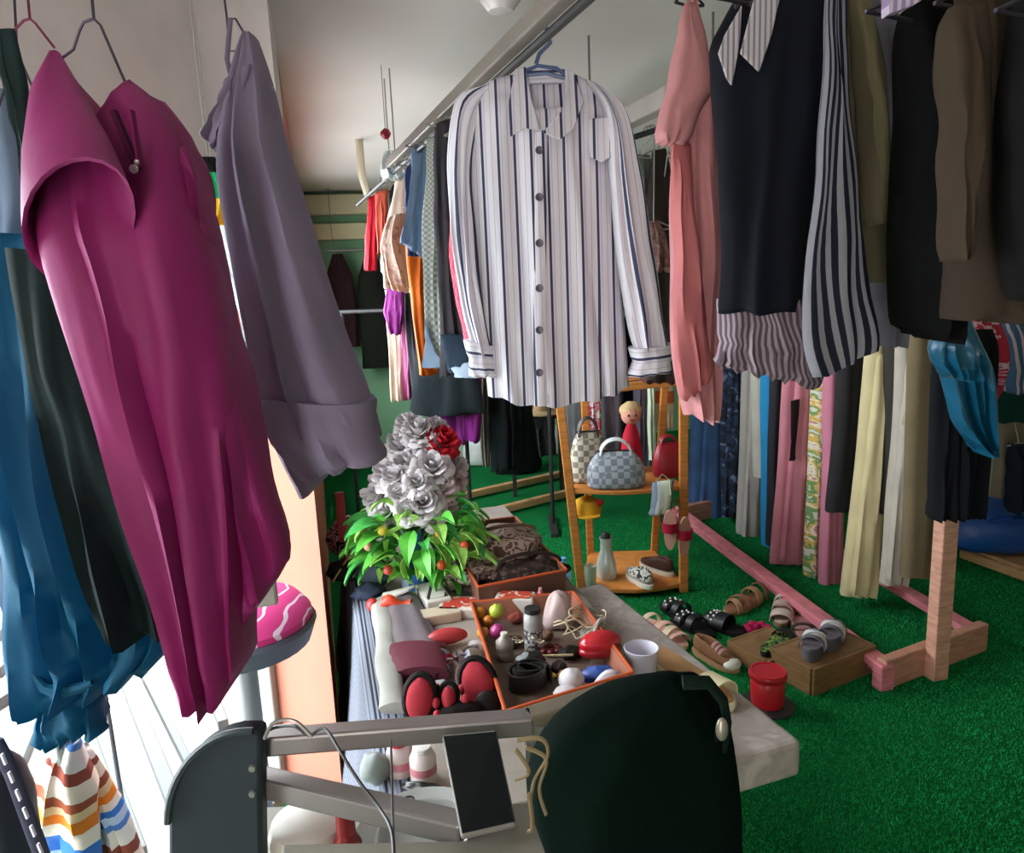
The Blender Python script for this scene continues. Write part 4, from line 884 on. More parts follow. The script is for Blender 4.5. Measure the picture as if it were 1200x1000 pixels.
def sandal(label, loc, rz, L, w, sole, top, straps, wedge=0, deco=None, group=None, name='sandal', toe=None, foot_cup=0):
    L *= SHS; w *= SHS; e = thing(name, label, 'shoe', loc, group)
    straps = [(a, h*1.15, bw*1.2, m_, t_) for a, h, bw, m_, t_ in straps]
    place(sole_mb(L, w, 0, .022, .82, wedge), loc, rz).build('sole', sole, e, 50)
    place(sole_mb(L*.95, w*.92, .020, .026, .82, wedge), loc, rz).build('insole', top, e, 50)
    for (y, h, bw, mt, tl_) in straps:
        place(arch(L, w*.98, y*L, h, bw, .02+wedge*max(0, -y+.25)*.6, tl_), loc, rz).build('strap', mt, e, 60)
    if deco:
        mt, n_, y, h = deco
        for k in range(n_):
            a = PI*(.2+.6*k/max(1, n_-1)); q = MB(); q.ball(V(-w/2*math.cos(a), y*L+.012*((k % 2)*2-1), .022+h*math.sin(a)**.8+.003), .0065, 8, 6); place(q, loc, rz).build('bead', mt, e)
    return e
def closed_shoe(label, loc, rz, L, w, upper, solem, toem=None, h=.07, name='shoe', laces=None, group=None):
    e = thing(name, label, 'shoe', loc, group)
    place(sole_mb(L, w, 0, .022, .85), loc, rz).build('sole', solem, e, 50)
    O = outline(L*.95, w*.93, 24, .84); R = []
    prof = lambda y: .035+.0*y+(h-.035)*min(1, max(0, (.42-y)/.55))
    for kk, zz in ((1, 0), (1.01, .35), (.93, .75), (.72, 1.0)):
        R.append([V(p.x*kk, p.y*(kk if p.y > 0 else 1-(1-kk)*.35), .02+prof(p.y/L)*zz) for p in O])
    Q = R[-1]; R.append([V(p.x*.8, p.y*.55-.12*L*.5, p.z-.012) for p in Q]); R.append([V(p.x*.7, p.y*.5-.12*L*.5, .03) for p in Q])
    place(MB().rings(R), loc, rz).build('upper', upper, e, 60, sub=1)
    if toem: place(MB().ball(V(0, L*.36, .03), (w*.42, L*.13, .022)), loc, rz).build('toe_cap', toem, e)
    for k in range(laces[0] if laces else 0):
        place(arch(L, w*.62, L*(.17-.075*k), .028+.008*k, .014, .05), loc, rz).build('lace', laces[1], e, 60)
    return e
BLK = plain('121013', .5); TAN = plain('a8805a', .55); CRM = fab('d9c2a4', .6); PNK = fab('d9a999', .6); PEARL = plain('e8e6e4', .25)
DAISY = patterned([(0, '33383a'), (.45, 'd8d4c8'), (.6, 'b9b3a6')], 38, 'noise', 'Object')
closed_shoe('white and black patterned shoe on the lower shelf', V(PY(750, 672, Y0).x, Y0+.02, zl), .35, .25, .10, DAISY, plain('dcd6c8'), None, .075)
closed_shoe('brown shoe with pale sole at the right of the lower shelf', V(PY(772, 664, Y0+.1).x, Y0+.16, zl), .6, .25, .095, fab('4d3229', .5), plain('d8c8b0'), None, .075)
# glass carafe and tumbler
c = V(PY(711, 676, Y0+.1).x, Y0+.1, zl); e = thing('glass_carafe', 'frosted glass carafe with dark stopper on the lower shelf', 'carafe', c)
MB().lathe([(.05, 0), (.056, .02), (.05, .09), (.032, .15), (.03, .2), (.036, .225), (.03, .222), (.024, .2), (.026, .15), (.044, .09), (.048, .02), (.01, .012)], c, 22).build('glass_body', glass('e8ece8', .2, .6), e)
MB().lathe([(.024, .2), (.024, .235), (.015, .25), (.002, .252)], c, 16).build('stopper', DARK, e)
c = V(PY(692, 680, Y0+.0).x, Y0+.0, zl); e = tag(MB().lathe([(.028, 0), (.034, .11), (.031, .11), (.025, .006), (.002, .006)], c, 20).build('glass_tumbler', glass('dfe6dc', .2, .5)), 'small clear tumbler beside the carafe on the lower shelf', 'glass')
# red sandals hung by their strap
c = PY(790, 620, Y0-.12); e = thing('hanging_sandal', 'pinkish sandal with red band hanging off the right shelf leg', 'shoe', c)
for k, dx in enumerate((-.02, .045)):
    M_ = c+V(dx, 0, -.04*k); q = sole_mb(.22, .075, 0, .018, .85); place(q, M_, .25*(k*2-1), PI/2+.1).build('sole', fab('d8a090', .6), e, 50)
    q = arch(.22, .08, .02, .04, .05, .01); place(q, M_, .25*(k*2-1), PI/2+.1).build('strap', fab('a8203a', .5), e, 60)
MB().tube([c+V(0, .0, .1), c+V(.03, .1, .12), V(fr.lerp(tr_, .35).x, fr.lerp(tr_, .35).y, c.z+.1)], .004, 6).build('hanging_loop', fab('a8203a', .5), e)
# water bottle by the table
c = PZ(662, 716, .0); c = V(c.x, c.y, 0); 
def bottle(name, label, loc, r, h, mat, capm, labm=None, lab=(.35, .6), neck=.35, sq=1):
    e = thing(name, label, 'bottle', loc)
    MB().lathe([(r*.9, 0), (r, .01*h+.003), (r, h*.3), (r*.94, h*.33), (r, h*.36), (r, h*.68), (r*neck*1.3, h*.84), (r*neck, h*.88), (r*neck, h*.93), (.001, h*.93)], loc, 20, sq=sq).build('bottle_body', mat, e, 50)
    MB().lathe([(r*neck*1.15, h*.9), (r*neck*1.15, h), (r*neck, h*1.005), (.001, h*1.005)], loc, 16, sq=sq).build('bottle_cap', capm, e, 40)
    if labm: MB().lathe([(r*1.01, h*lab[0]), (r*1.02, h*lab[0]), (r*1.02, h*lab[1]), (r*1.01, h*lab[1])], loc, 20, sq=sq).build('bottle_label', labm, e, 40)
    return e
bottle('water_bottle', 'light blue plastic water bottle on the carpet beside the shelf leg', PZ(662, 706, 0), .036, .24, glass('9fd0ea', .15, .55), plain('5aa6d8'), plain('b8d8ea'), (.4, .6))

# ---------------- shoes on the floor
def FZ(px, py, z=0): p = PZ(px, py, z); return V(p.x, p.y, z)
crate_c = FZ(986, 800, 0)
def crate(name, label, c, L, w, h, rz, mat):
    e = thing(name, label, 'box', c); M = Matrix.Rotation(rz, 3, 'Z')
    for k, (x, y, dx, dy) in enumerate(((0, -w/2, L, .014), (0, w/2, L, .014), (-L/2, 0, .014, w-.016), (L/2, 0, .014, w-.016))):
        MB().box(c+M @ V(x, y, h/2), (dx, dy, h), rz).build('side_board', mat, e, 0, .002)
    MB().box(c+V(0, 0, h-.006), (L-.018, w-.018, .01), rz).build('top_board', mat, e, 0)
    return e
WB = wood('8a6844', 8)
crz = math.atan2((FZ(1030, 785)-FZ(950, 818)).y, (FZ(1030, 785)-FZ(950, 818)).x)
vn = V(-math.sin(crz), math.cos(crz), 0); cc = (FZ(1028, 786)+FZ(950, 818))/2+vn*.11
crate('wooden_box', 'small wooden box by the pink rack with grey sandals on top', cc, .36, .21, .115, crz, WB)
GRY = fab('77727c', .6); WHT = plain('d6d2d2', .5)
for k, (dx, dy) in enumerate(((-.055, -.0), (.075, .02))):
    M = Matrix.Rotation(crz, 3, 'Z'); L_ = cc+M @ V(dx, dy, .115)
    sandal(('grey', 'second grey')[k]+(' sandal with white bow straps, at left on the wooden box', ' sandal with white bow straps, at right on the wooden box')[k], L_, crz-1.0, .2, .085, plain('5c5862'), GRY, [(.2, .035, .035, GRY, 0), (.02, .042, .03, WHT, .02), (.02, .046, .012, WHT, -.02), (-.25, .05, .022, GRY, 0)], .04)
c2 = FZ(912, 790, 0); c2 = c2+V(.0, .13, 0)
crate('wooden_box', 'low wooden box with slippers left of the grey sandals', c2, .24, .22, .07, crz, WB)
sandal('flat black slipper with green printed insole', c2+V(.03, -.03, .07), crz-1.3, .21, .08, BLK, patterned([(0, '2a3a26'), (.5, '7fa04a'), (.6, '20261e')], 45, 'noise', 'Object'), [(.22, .03, .03, BLK, 0)])
q = FZ(940, 730, .04); sandal('flat mauve pink slipper by the pink base rail', q+V(.0, 0, 0)-V(0, 0, .04), crz-.75, .22, .085, plain('6b4a42'), fab('b58a86', .6), [(-.18, .035, .02, plain('3a2a28'), 0)])
# floor group further back
sandal('cream ballet shoe with ruched bow, nearest the pink rail', FZ(918, 722), 2.7, .24, .09, plain('8d6e58'), fab('c7a898', .6), [(.28, .035, .06, fab('cdb9ae', .5), 0), (.05, .05, .045, fab('b59c92', .5), .01), (-.22, .05, .03, fab('c9b4a6', .5), 0)], .02)
sandal('tan woven sandal with buckle behind the black pearl slide', FZ(872, 712), 2.2, .24, .09, TAN, fab('8c5e46', .6), [(.25, .035, .03, fab('b08a6a', .5), .02), (.1, .045, .025, fab('9a6a50', .5), -.02), (-.2, .055, .03, fab('b08a6a', .5), 0), (-.4, .06, .02, fab('8c5e46', .5), 0)], .02)
sandal('black slide with white pearls at right of the pair', FZ(848, 738), .75, .24, .10, BLK, fab('1a181c', .6), [(.18, .045, .045, BLK, 0), (.0, .052, .045, BLK, 0)], 0, (PEARL, 9, .16, .047))
sandal('black sandal with pearl band behind the cream sandal', FZ(796, 722), .5, .22, .09, BLK, fab('1a181c', .6), [(.2, .04, .03, BLK, 0), (-.05, .05, .03, BLK, 0)], 0, (PEARL, 7, .2, .042))
sandal('second black sandal with pearl band next to the brown clog', FZ(812, 738), .6, .22, .09, BLK, fab('1a181c', .6), [(.2, .04, .03, BLK, 0), (-.05, .05, .03, BLK, 0)], 0, (PEARL, 7, .2, .042))
sandal('blush pink ruffled sandal beside the white cup', FZ(778, 748), -2.6, .24, .095, CRM, PNK, [(.3, .035, .03, PNK, .01), (.16, .045, .03, CRM, -.01), (.02, .05, .03, PNK, .01), (-.3, .05, .025, CRM, 0)], .03)
closed_shoe('brown clog with white toe cap behind the table corner', FZ(838, 776), 3.7, .26, .10, fab('8c6244', .6), TAN, plain('ded8ce', .4), .075, 'clog', (3, fab('b58a84', .6)))
# magenta flower brooch shoe
c = FZ(888, 745); e = thing('flower_clip', 'magenta fabric flower lying among the shoes', 'ornament', c)
for k in range(7):
    a = 2*PI*k/7; MB().ball(c+V(.035*math.cos(a), .035*math.sin(a), .03), (.032, .026, .014), 10, 6, Matrix.Rotation(a, 3, 'Z') @ Matrix.Rotation(-.5, 3, 'Y')).build('petal', fab('b01f52', .6), e)
MB().ball(c+V(0, 0, .04), .018).build('centre', fab('8a1440', .6), e)
MB().lathe([(.03, 0), (.03, .02), (.01, .03)], c, 12).build('backing', fab('8a1440', .6), e)
c = FZ(727, 724); tag(MB().ball(c+V(0, 0, .012), (.025, .018, .014), wob=.5).build('crumpled_paper', plain('b98a66', .8)), 'small crumpled tan scrap on the green carpet', 'scrap')

# ================================================================== DISPLAY TABLE
TZ = .70; TANG = math.atan2(u.y, u.x)-PI/2
def TT(s_, q_, z=TZ): return RT(s_, q_, z)
e = thing('display_table', 'low wooden display table crowded with accessories and boxes', 'table', RT(2.1, .4))
mb = MB(); mb.prism([TT(1.22, .06, TZ-.03), TT(1.22, .71, TZ-.03), TT(3.05, .71, TZ-.03), TT(3.05, .06, TZ-.03)], (0, 0, .03))
mb.build('table_top', plain('94897f', .7, var=.2), e, 0, .004)
for s_, q_ in ((1.28, .12), (1.28, .40), (2.99, .12), (2.99, .40)):
    MB().bar(RT(s_, q_), RT(s_, q_, TZ-.03), .045, .045, (1, 0, 0)).build('leg', wood('7d6149'), e, 0, .004)
# pale bench with the worn corner, under the right side of the table
cz = .655; k0 = PZ(940, 868, cz); kd = V(-.33, .94, 0).normalized(); kp = V(-kd.y, kd.x, 0)
c00 = k0; c10 = k0+kd*.95; c11 = c10+kp*.36; c01 = k0+kp*.42
mb = MB(); mb.prism([V(*p.xy, cz-.085) for p in (c00, c10, c11, c01)], (0, 0, .085))
e = thing('side_bench', 'grey white worn bench top with thick edge at the right of the table', 'bench', V(*((c00+c11)/2).xy, 0))
mb.build('bench_top', patterned([(.3, 'b7aaa4'), (.5, 'a3968f'), (.62, 'c0b4ae'), (.75, '9a8c86')], 9, 'noise', 'Object', const=False), e, 0, .012)
for p in (c00.lerp(c11, .36), c10.lerp(c01, .3), c01.lerp(c10, .3)): MB().bar(V(*p.xy, 0), V(*p.xy, cz-.085), .05, .05, (1, 0, 0)).build('leg', wood('7d6149'), e, 0)
# striped cloth draped down the left long side
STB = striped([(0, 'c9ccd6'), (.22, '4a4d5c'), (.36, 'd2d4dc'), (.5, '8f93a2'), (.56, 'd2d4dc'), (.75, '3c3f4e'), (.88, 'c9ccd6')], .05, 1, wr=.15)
R = []; uv = []
for i in range(25):
    s_ = 1.3+1.7*i/24; rw = []
    for k, (q_, z_) in enumerate(((.125, TZ+.006), (.06, TZ+.007), (.046, TZ-.01), (.025, TZ-.2), (.0, TZ-.4), (-.03, .14), (-.036, .14), (-.008, TZ-.4), (.017, TZ-.2), (.036, TZ-.01), (.056, TZ+.003), (.125, TZ+.002))):
        rw.append(TT(s_, q_-.012*math.sin(i*1.1)*(TZ-z_)*1.2, z_)); uv.append((.125-q_ if k < 3 else .08+(TZ-z_), s_))
    R.append(rw)
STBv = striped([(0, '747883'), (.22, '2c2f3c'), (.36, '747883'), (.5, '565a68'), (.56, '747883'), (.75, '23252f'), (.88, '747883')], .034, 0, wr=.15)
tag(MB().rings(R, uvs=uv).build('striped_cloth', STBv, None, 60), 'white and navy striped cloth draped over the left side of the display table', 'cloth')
def T(px, py, z=TZ): return PZ(px, py, z)
# white folded cloth along the left edge
R = []
for i in range(16):
    f = i/15; p = T(448+14*f, 712+128*f); w_ = .026+.003*math.sin(i*.9)
    R.append([p+V(w_*math.cos(a)*1.2, 0, .018+.018*math.sin(a)+.004*math.sin(i*1.7+a*2)) for a in [2*PI*k/12 for k in range(12)]])
tag(MB().rings(R).build('white_cloth', fab('98958e', .8), None, 60), 'rolled white cloth lying along the left table edge', 'cloth')
# ---- orange rimmed tray with trinkets
def open_box(name, label, corners, z, h, mat, rimm, floor_m, lean=.0):
    """open carton: four walls, a floor and a rim; corners run round the top"""
    c = sum(corners, Vector())/4; e = thing(name, label, 'box', V(c.x, c.y, z)); n = 4
    low_ = [V(*(c+(p-c)*(1-lean)).xy, z) for p in corners]; hi_ = [V(*p.xy, z+h) for p in corners]
    for i in range(4):
        a, b, a2, b2 = low_[i], low_[(i+1) % 4], hi_[i], hi_[(i+1) % 4]; q = ((c-(a+b)/2)); q.z = 0; q = q.normalized()*.006
        m = MB(); m.add([a, b, b2, a2, a+q, b+q, b2+q, a2+q], [(0, 1, 2, 3), (7, 6, 5, 4), (0, 4, 5, 1), (1, 5, 6, 2), (2, 6, 7, 3), (3, 7, 4, 0)]); m.build('side_wall', mat, e, 0)
        MB().bar(a2, b2, .007, .007).build('rim', rimm, e, 0, .002)
    m = MB(); m.prism([p+V(0, 0, .001) for p in low_], (0, 0, .006)); m.build('base', floor_m, e, 0); return e
ORG_R = plain('c4552b', .45); ORG_W = plain('9a5f49', .6); BRN = plain('8d7568', .75, var=.25)
h1 = .06
k1 = [PZ(592, 834, TZ+h1), PZ(742, 788, TZ+h1), PZ(672, 694, TZ+h1), PZ(552, 706, TZ+h1)]
open_box('accessory_tray', 'orange rimmed tray of small accessories in the middle of the table', k1, TZ, h1, ORG_W, ORG_R, plain('6e5a4e', .75, var=.3), .06)
ti = TZ+.008
def tz(px, py, up=0): p = PZ(px, py, ti+up); return V(p.x, p.y, ti)
# scrunchies / balls
def pompom(label, px, py, r, c, z=None, wob=.15):
    p = PZ(px, py, (z or ti)+r); e = tag(MB().ball(p, r, 16, 10, wob=wob).build('hair_bobble', plain(c, .35, var=.1)), label, 'hair bobble'); return e
pompom('shiny yellow green ball among the hair bobbles', 582, 716, .020, 'a9b53a', ti+.035)
pompom('purple pink ball with dark spot in front of the orange bobbles', 583, 740, .020, 'a03070', ti+.02)

for k, (x, y, c) in enumerate(((562, 718, 'd88a2a'), (572, 728, 'cf7a22'), (566, 742, 'c9852d'))):
    pompom(('orange ball at the tray back left corner', 'orange ball between the yellow green and purple balls', 'amber ball nearest the tray left rim')[k], x, y, .016, c, ti+.012)
bottle('roll_on_bottle', 'white roll on bottle with black cap standing in the tray', tz(626, 764), .024, .12, plain('97928d', .3), plain('191719', .4), patterned([(0, 'b9b2b2'), (.5, '4a464a')], 60, 'noise', 'Object'), (.1, .55), .75)

c = tz(655, 735); R = []
for k, zz in ((.8, 0), (1.05, .015), (.95, .05), (.8, .075), (.55, .095), (.2, .105)):
    R.append([c+V(.042*k*math.cos(2*PI*j/18), .034*k*math.sin(2*PI*j/18), zz)+V(1, 1, .6)*.014*noise.noise(Vector((math.cos(2*PI*j/18)*2.5, math.sin(2*PI*j/18)*2.5, zz*30))) for j in range(18)])
tag(MB().rings(R).build('tissue_bundle', plain('b59c98', .6, bs=.4), None, 50, sub=1), 'crumpled pale pink tissue bundle beside the roll on bottle', 'bundle')
bottle('small_bottle', 'pink capped small bottle behind the roll on bottle', tz(634, 712), .014, .06, plain('b25a62', .35), plain('d49aa0', .4))
bottle('grey_bottle', 'grey tilted flask with pale tip left of the roll on bottle', tz(592, 772), .022, .07, plain('8a8076', .4), plain('c9c0b4', .4))
# tangle of beige cords
for k in range(5):
    rr_ = random.Random(k+3); c = tz(668+k*6, 748+rr_.uniform(-14, 10)); pts = []
    for j in range(26):
        a = 2*PI*j/26*(1+.0*k); pts.append(c+V((.045+.012*math.sin(3*a+k))*math.cos(a+k), (.035+.01*math.cos(2*a+k))*math.sin(a+k), .008+.035*(.5+.5*math.sin(a*2+k))+.006*k))
    tag(MB().tube(pts, .0022, 6, closed=True).build('necklace', plain('c9b79a', .4)), ('beige cord necklace, lowest loop of the tangle', 'beige cord necklace second loop of the tangle from left', 'beige cord necklace, middle loop of the tangle', 'beige cord necklace second loop of the tangle from right', 'beige cord necklace, rightmost loop of the tangle')[k], 'necklace')
# white bangles leaning by the right wall
c = PZ(700, 742, ti+.03); tag(MB().tube([c+V(.004*math.sin(a)+.02*math.cos(a), .05*math.cos(a), .03*math.sin(a)) for a in [2*PI*k/24 for k in range(24)]], .005, 8, closed=True).build('bangle', plain('cbc6c2', .35)), 'pale twisted bangle leaning on the right wall of the tray', 'bangle')
# dark coiled belt
e = thing('leather_belt', 'black leather belt coiled in the near left corner of the tray', 'belt', tz(622, 806))
c = tz(620, 806); pts = []
for j in range(70):
    a = 2*PI*j/24; r_ = .052-.0055*(j/24)*2; pts.append(c+V(r_*math.cos(a), r_*.8*math.sin(a), .028+.006*math.sin(a*1.3)+.003*j/24))
R = []
for j, p in enumerate(pts):
    d = (pts[min(j+1, 69)]-pts[max(j-1, 0)]).normalized(); nx = V(-d.y, d.x, 0)*.002; R.append([p-nx-V(0, 0, .022), p+nx-V(0, 0, .022), p+nx*1.5+V(0, 0, .018), p-nx+V(0, 0, .018)])
MB().rings(R).build('strap', plain('1b1916', .35), e, 50)
q = pts[-1]; MB().tube([q+V(.02*math.cos(a), 0, .016*math.sin(a)) for a in [2*PI*k/16 for k in range(16)]], .0028, 6, closed=True).build('buckle', plain('a59a86', .3, .8), e)
tag(MB().ball(tz(622, 790)+V(0, .0, .03), (.036, .026, .03), wob=.3).build('dark_pouch', plain('211d1a', .4)), 'small black pouch heaped on the coiled belt', 'pouch')
# silver chain with bow
e = thing('chain_bracelet', 'pale metal bow chain lying across the black pouch', 'bracelet', tz(618, 776))
for k in range(9):
    p = tz(604+4*k, 772+1.5*math.sin(k)*3)+V(0, 0, .055); MB().tube([p+V(.006*math.cos(a), .004*math.sin(a), .002*math.sin(a+k)) for a in [2*PI*j/10 for j in range(10)]], .0014, 5, closed=True).build('link', plain('b7a992', .3, .7), e)
e = thing('bead_bracelet', 'bracelet of yellow beads beside the coiled black belt', 'bracelet', tz(646, 796))
for k in range(9): MB().ball(tz(646, 794)+V(.026*math.cos(2*PI*k/9), .02*math.sin(2*PI*k/9), .010+.004*(k % 2)), .0075, 10, 7).build('bead', plain('c9a24a', .3), e)
e = thing('bead_bracelet', 'bracelet of dark red beads behind the yellow bead bracelet', 'bracelet', tz(645, 766))
for k in range(8): MB().ball(tz(645, 766)+V(.024*math.cos(2*PI*k/8), .018*math.sin(2*PI*k/8), .012), .009, 10, 7).build('bead', plain('6a1f22', .3), e)
tag(MB().bar(tz(636, 782)+V(0, 0, .03), tz(672, 781)+V(0, 0, .03), .004, .004).build('hair_stick', plain('c9b48a', .5)), 'thin pale stick lying across the tray', 'hair stick')
# white cap-like cup covers, blue white items and red case
e = thing('shower_cap', 'white lacy puff by the near rim of the tray', 'cap', tz(670, 812)); MB().ball(tz(670, 810)+V(0, 0, .028), (.03, .028, .028), wob=.12).build('puff', plain('cfc9cc', .7, bs=.8), e); MB().ball(tz(664, 820)+V(0, 0, .016), (.03, .024, .016), wob=.1).build('frill', plain('c9c2c4', .7, bs=.8), e)

tag(MB().ball(tz(702, 800)+V(0, 0, .02), (.04, .024, .022), wob=.25).build('blue_pouch', plain('34529c', .4, var=.3)), 'blue pouch between the white puff and the red case', 'pouch')
p = tz(716, 812); tag(MB().tube([p+V(-.035+.07*k/10, 0, .035*math.sin(PI*k/10)+.012) for k in range(11)], .011, 8).build('headband', plain('cfc8d2', .4)), 'white curved headband in front of the blue pouch', 'headband')
e = thing('glasses_case', 'glossy red glasses case at the right of the tray', 'case', tz(704, 782)); c = tz(704, 776); M = Matrix.Rotation(.25, 3, 'Z')
MB().ball(c+V(0, 0, .052), (.055, .028, .03), 20, 12, M).build('lid', plain('c01a28', .15, spec=.8), e); MB().ball(c+V(0, 0, .034), (.056, .029, .022), 20, 12, M).build('shell', plain('a51522', .2, spec=.7), e)
# white cup on the bench
c = PZ(752, 806, cz); c = V(c.x, c.y, cz); e = thing('plastic_cup', 'white translucent plastic cup standing on the bench beside the tray', 'cup', c)
MB().lathe([(.032, 0), (.040, .10), (.0425, .105), (.0405, .106), (.037, .1), (.029, .004), (.002, .004)], c, 28).build('cup_body', plain('cfcad6', .3), e, 60)
# cream heeled shoe on the bench and red cup
sandal('cream mule shoe resting on the pale bench beside the white cup', V(*PZ(806, 806, cz).xy, cz), 3.75, .23, .085, plain('dcd0ae', .5), fab('b98e66', .6), [(.28, .035, .05, fab('d9cba4', .5), 0)], .05)
e = thing('lace_ribbon', 'pale ribbon lying on the bench behind the dark cloth', 'ribbon', PZ(838, 800, cz))
MB().tube([PZ(x, y, cz+z) for x, y, z in ((818, 800, .004), (830, 790, .02), (842, 796, .03), (838, 806, .014), (826, 808, .006))], .003, 6).build('loop', plain('d8c8a0', .5), e)
c = FZ(899, 828, .0); e = thing('red_cup', 'bright red plastic pot in front of the low wooden box', 'pot', c)
MB().lathe([(.048, 0), (.06, .02), (.064, .10), (.058, .115), (.066, .12), (.066, .15), (.060, .15), (.058, .12), (.05, .02), (.002, .012)], c, 26).build('pot_body', plain('cf2430', .35), e, 50)
MB().lathe([(.068, .125), (.071, .13), (.071, .142), (.068, .147)], c, 26).build('rim_band', plain('c01d2a', .35), e, 50)
MB().lathe([(.05, .0), (.1, .004), (.1, .012), (.05, .016)], c-V(0, 0, .0), 20).build('shadow_disc', DARK, e)  # dark disc standing in for the shadow under the pot
# ---- far box with woven bags
k2 = [T(560, 688, TZ+.09), T(664, 668, TZ+.09), T(604, 606, TZ+.09), T(520, 616, TZ+.09)]
open_box('display_box', 'orange edged carton of brown bags at the far end of the table', k2, TZ, .09, plain('6b4636', .6), ORG_R, BRN, .04)
WOV = patterned([(0, '4e362c'), (.42, 'a58c7e'), (.58, '5d4236'), (.7, 'c2afa3')], 22, 'noise', 'Object', dist=2)
DKB = patterned([(0, '241815'), (.5, '3a2822'), (.6, '5d463c')], 30, 'noise', 'Object', dist=2)
def lump(name, label, cat, mat, c, r, rz=0, wob=.35, seed=0, part='body', strap=None):
    e = thing(name, label, cat, c-V(0, 0, r[2])); MB().ball(c, r, 22, 12, Matrix.Rotation(rz, 3, 'Z'), wob, seed).build(part, mat, e, 60)
    if strap: MB().tube([c+Matrix.Rotation(rz, 3, 'Z') @ V(r[0]*.8*math.cos(PI*k/12), -r[1]*.3, r[2]*.8+strap[1]*math.sin(PI*k/12)) for k in range(13)], .006, 6, flat=.5).build('strap', strap[0], e)
    return e
for k, (x, y, c, r3, lab) in enumerate(((600, 752, '4b3a30', (.03, .022, .014), 'brown fabric coin purse behind the grey flask'), (668, 765, '2a2422', (.03, .025, .016), 'dark brown pouch under the cord tangle'), (640, 745, '7a5a4a', (.02, .018, .013), 'tan pouch beside the pale tissue bundle'), (690, 742, '8d8580', (.03, .02, .012), 'grey felt pouch below the cord tangle'), (604, 724, '9a4a44', (.024, .018, .014), 'dull red pouch behind the purple pink ball'), (655, 782, '3a2e2a', (.022, .02, .014), 'small dark leather purse between stick and yellow beads'))):
    lump('coin_purse', lab, 'purse', fab(c, .6), PZ(x, y, ti+r3[2]), r3, .3*k, .3, 30+k)
bz = TZ+.02
lump('woven_bag', 'brown and white woven bag on top of the far carton', 'bag', WOV, PZ(588, 640, bz+.09), (.13, .12, .06), .3, .3, 1, strap=(fab('6a5044', .6), .03))
lump('woven_bag', 'second woven bag slumped towards the bouquet', 'bag', WOV, PZ(560, 668, bz+.05), (.1, .07, .035), .1, .3, 2)
lump('leather_bag', 'dark brown leather bag hanging over the front of the far carton', 'bag', DKB, PZ(620, 672, bz+.04), (.12, .06, .045), .15, .35, 3, strap=(fab('2a1d19', .5), .035))
lump('leather_bag', 'dark brown flat purse left of the leather bag', 'bag', DKB, PZ(575, 685, bz+.012), (.09, .05, .025), -.1, .35, 4)

for k, (x, y, rz_) in enumerate(((545, 681, .4), (600, 696, .1))):
    m = MB(); m.box(PZ(x, y, TZ+.02), (.12, .05, .03), rz_); tag(m.build('folded_cloth', fab(('b39c8c', '3a2c26')[k], .7), None, 0, .008), ('beige folded cloth between bouquet and woven bags', 'dark folded cloth in front of the far carton')[k], 'cloth')
# ---- print boxes at the middle of the table
def flat_box(name, label, cat, px, py, z, d, rz, mat, top=None, bev=.004, tilt=0):
    c = PZ(px, py, z+d[2]/2); c = V(c.x, c.y, z+d[2]/2); e = thing(name, label, cat, c-V(0, 0, d[2]/2)); rt = (Matrix.Rotation(rz, 3, 'Z') @ Matrix.Rotation(tilt, 3, 'X'))
    MB().box(c, d, 0, rt).build('carton', mat, e, 0, bev)
    if top: MB().box(c+rt @ V(0, 0, d[2]/2+.001), (d[0]*.8, d[1]*.75, .003), 0, rt).build('printed_panel', top, e, 0)
    return e
WHB = plain('c9c1b8', .6, var=.1); REDP = patterned([(0, 'b9402f'), (.52, 'd8bfb2'), (.6, 'b5463a')], 22, 'noise', 'Object')
flat_box('white_package', 'white package with dark stripes beside the orange wrapper', 'package', 508, 700, TZ, (.075, .15, .04), .35, WHB, striped([(0, 'cfc8c0'), (.6, '3a3634'), (.8, 'cfc8c0')], .05, 0))
flat_box('cardboard_box', 'flat cream box in front of the striped package', 'box', 512, 722, TZ, (.13, .06, .03), .3, plain('c2ae98', .7))
flat_box('printed_box', 'red printed flat box behind the hair bobbles', 'box', 540, 712, TZ, (.12, .09, .03), -.1, WHB, REDP)
flat_box('printed_box', 'red and white flat box at the back rim of the tray', 'box', 604, 707, TZ+.01, (.11, .06, .05), -.2, WHB, REDP)
c = PZ(466, 704, TZ+.03); e = thing('orange_wrapper', 'bright orange red wrapper with white corner on the left of the table', 'wrapper', c-V(0, 0, .03))
MB().rings([[c+V(.07*(k-.5)*2*.6, -.03+.02*math.cos(a), .02*math.sin(a)+.012*math.sin(k*6)) for a in [2*PI*j/10 for j in range(10)]] for k in [i/8 for i in range(9)]]).build('wrapper_body', plain('d0442a', .4), e, 50)
MB().prism([c+V(-.06, -.0, -.012), c+V(.03, .02, .018), c+V(.05, .05, .02), c+V(-.05, .05, .0)], (0, 0, .006)).build('white_corner', plain('d6cdc6', .5), e, 0)
MB().ball(c+V(-.075, .0, -.01), (.018, .022, .02)).build('red_end', plain('c23a34', .4), e)
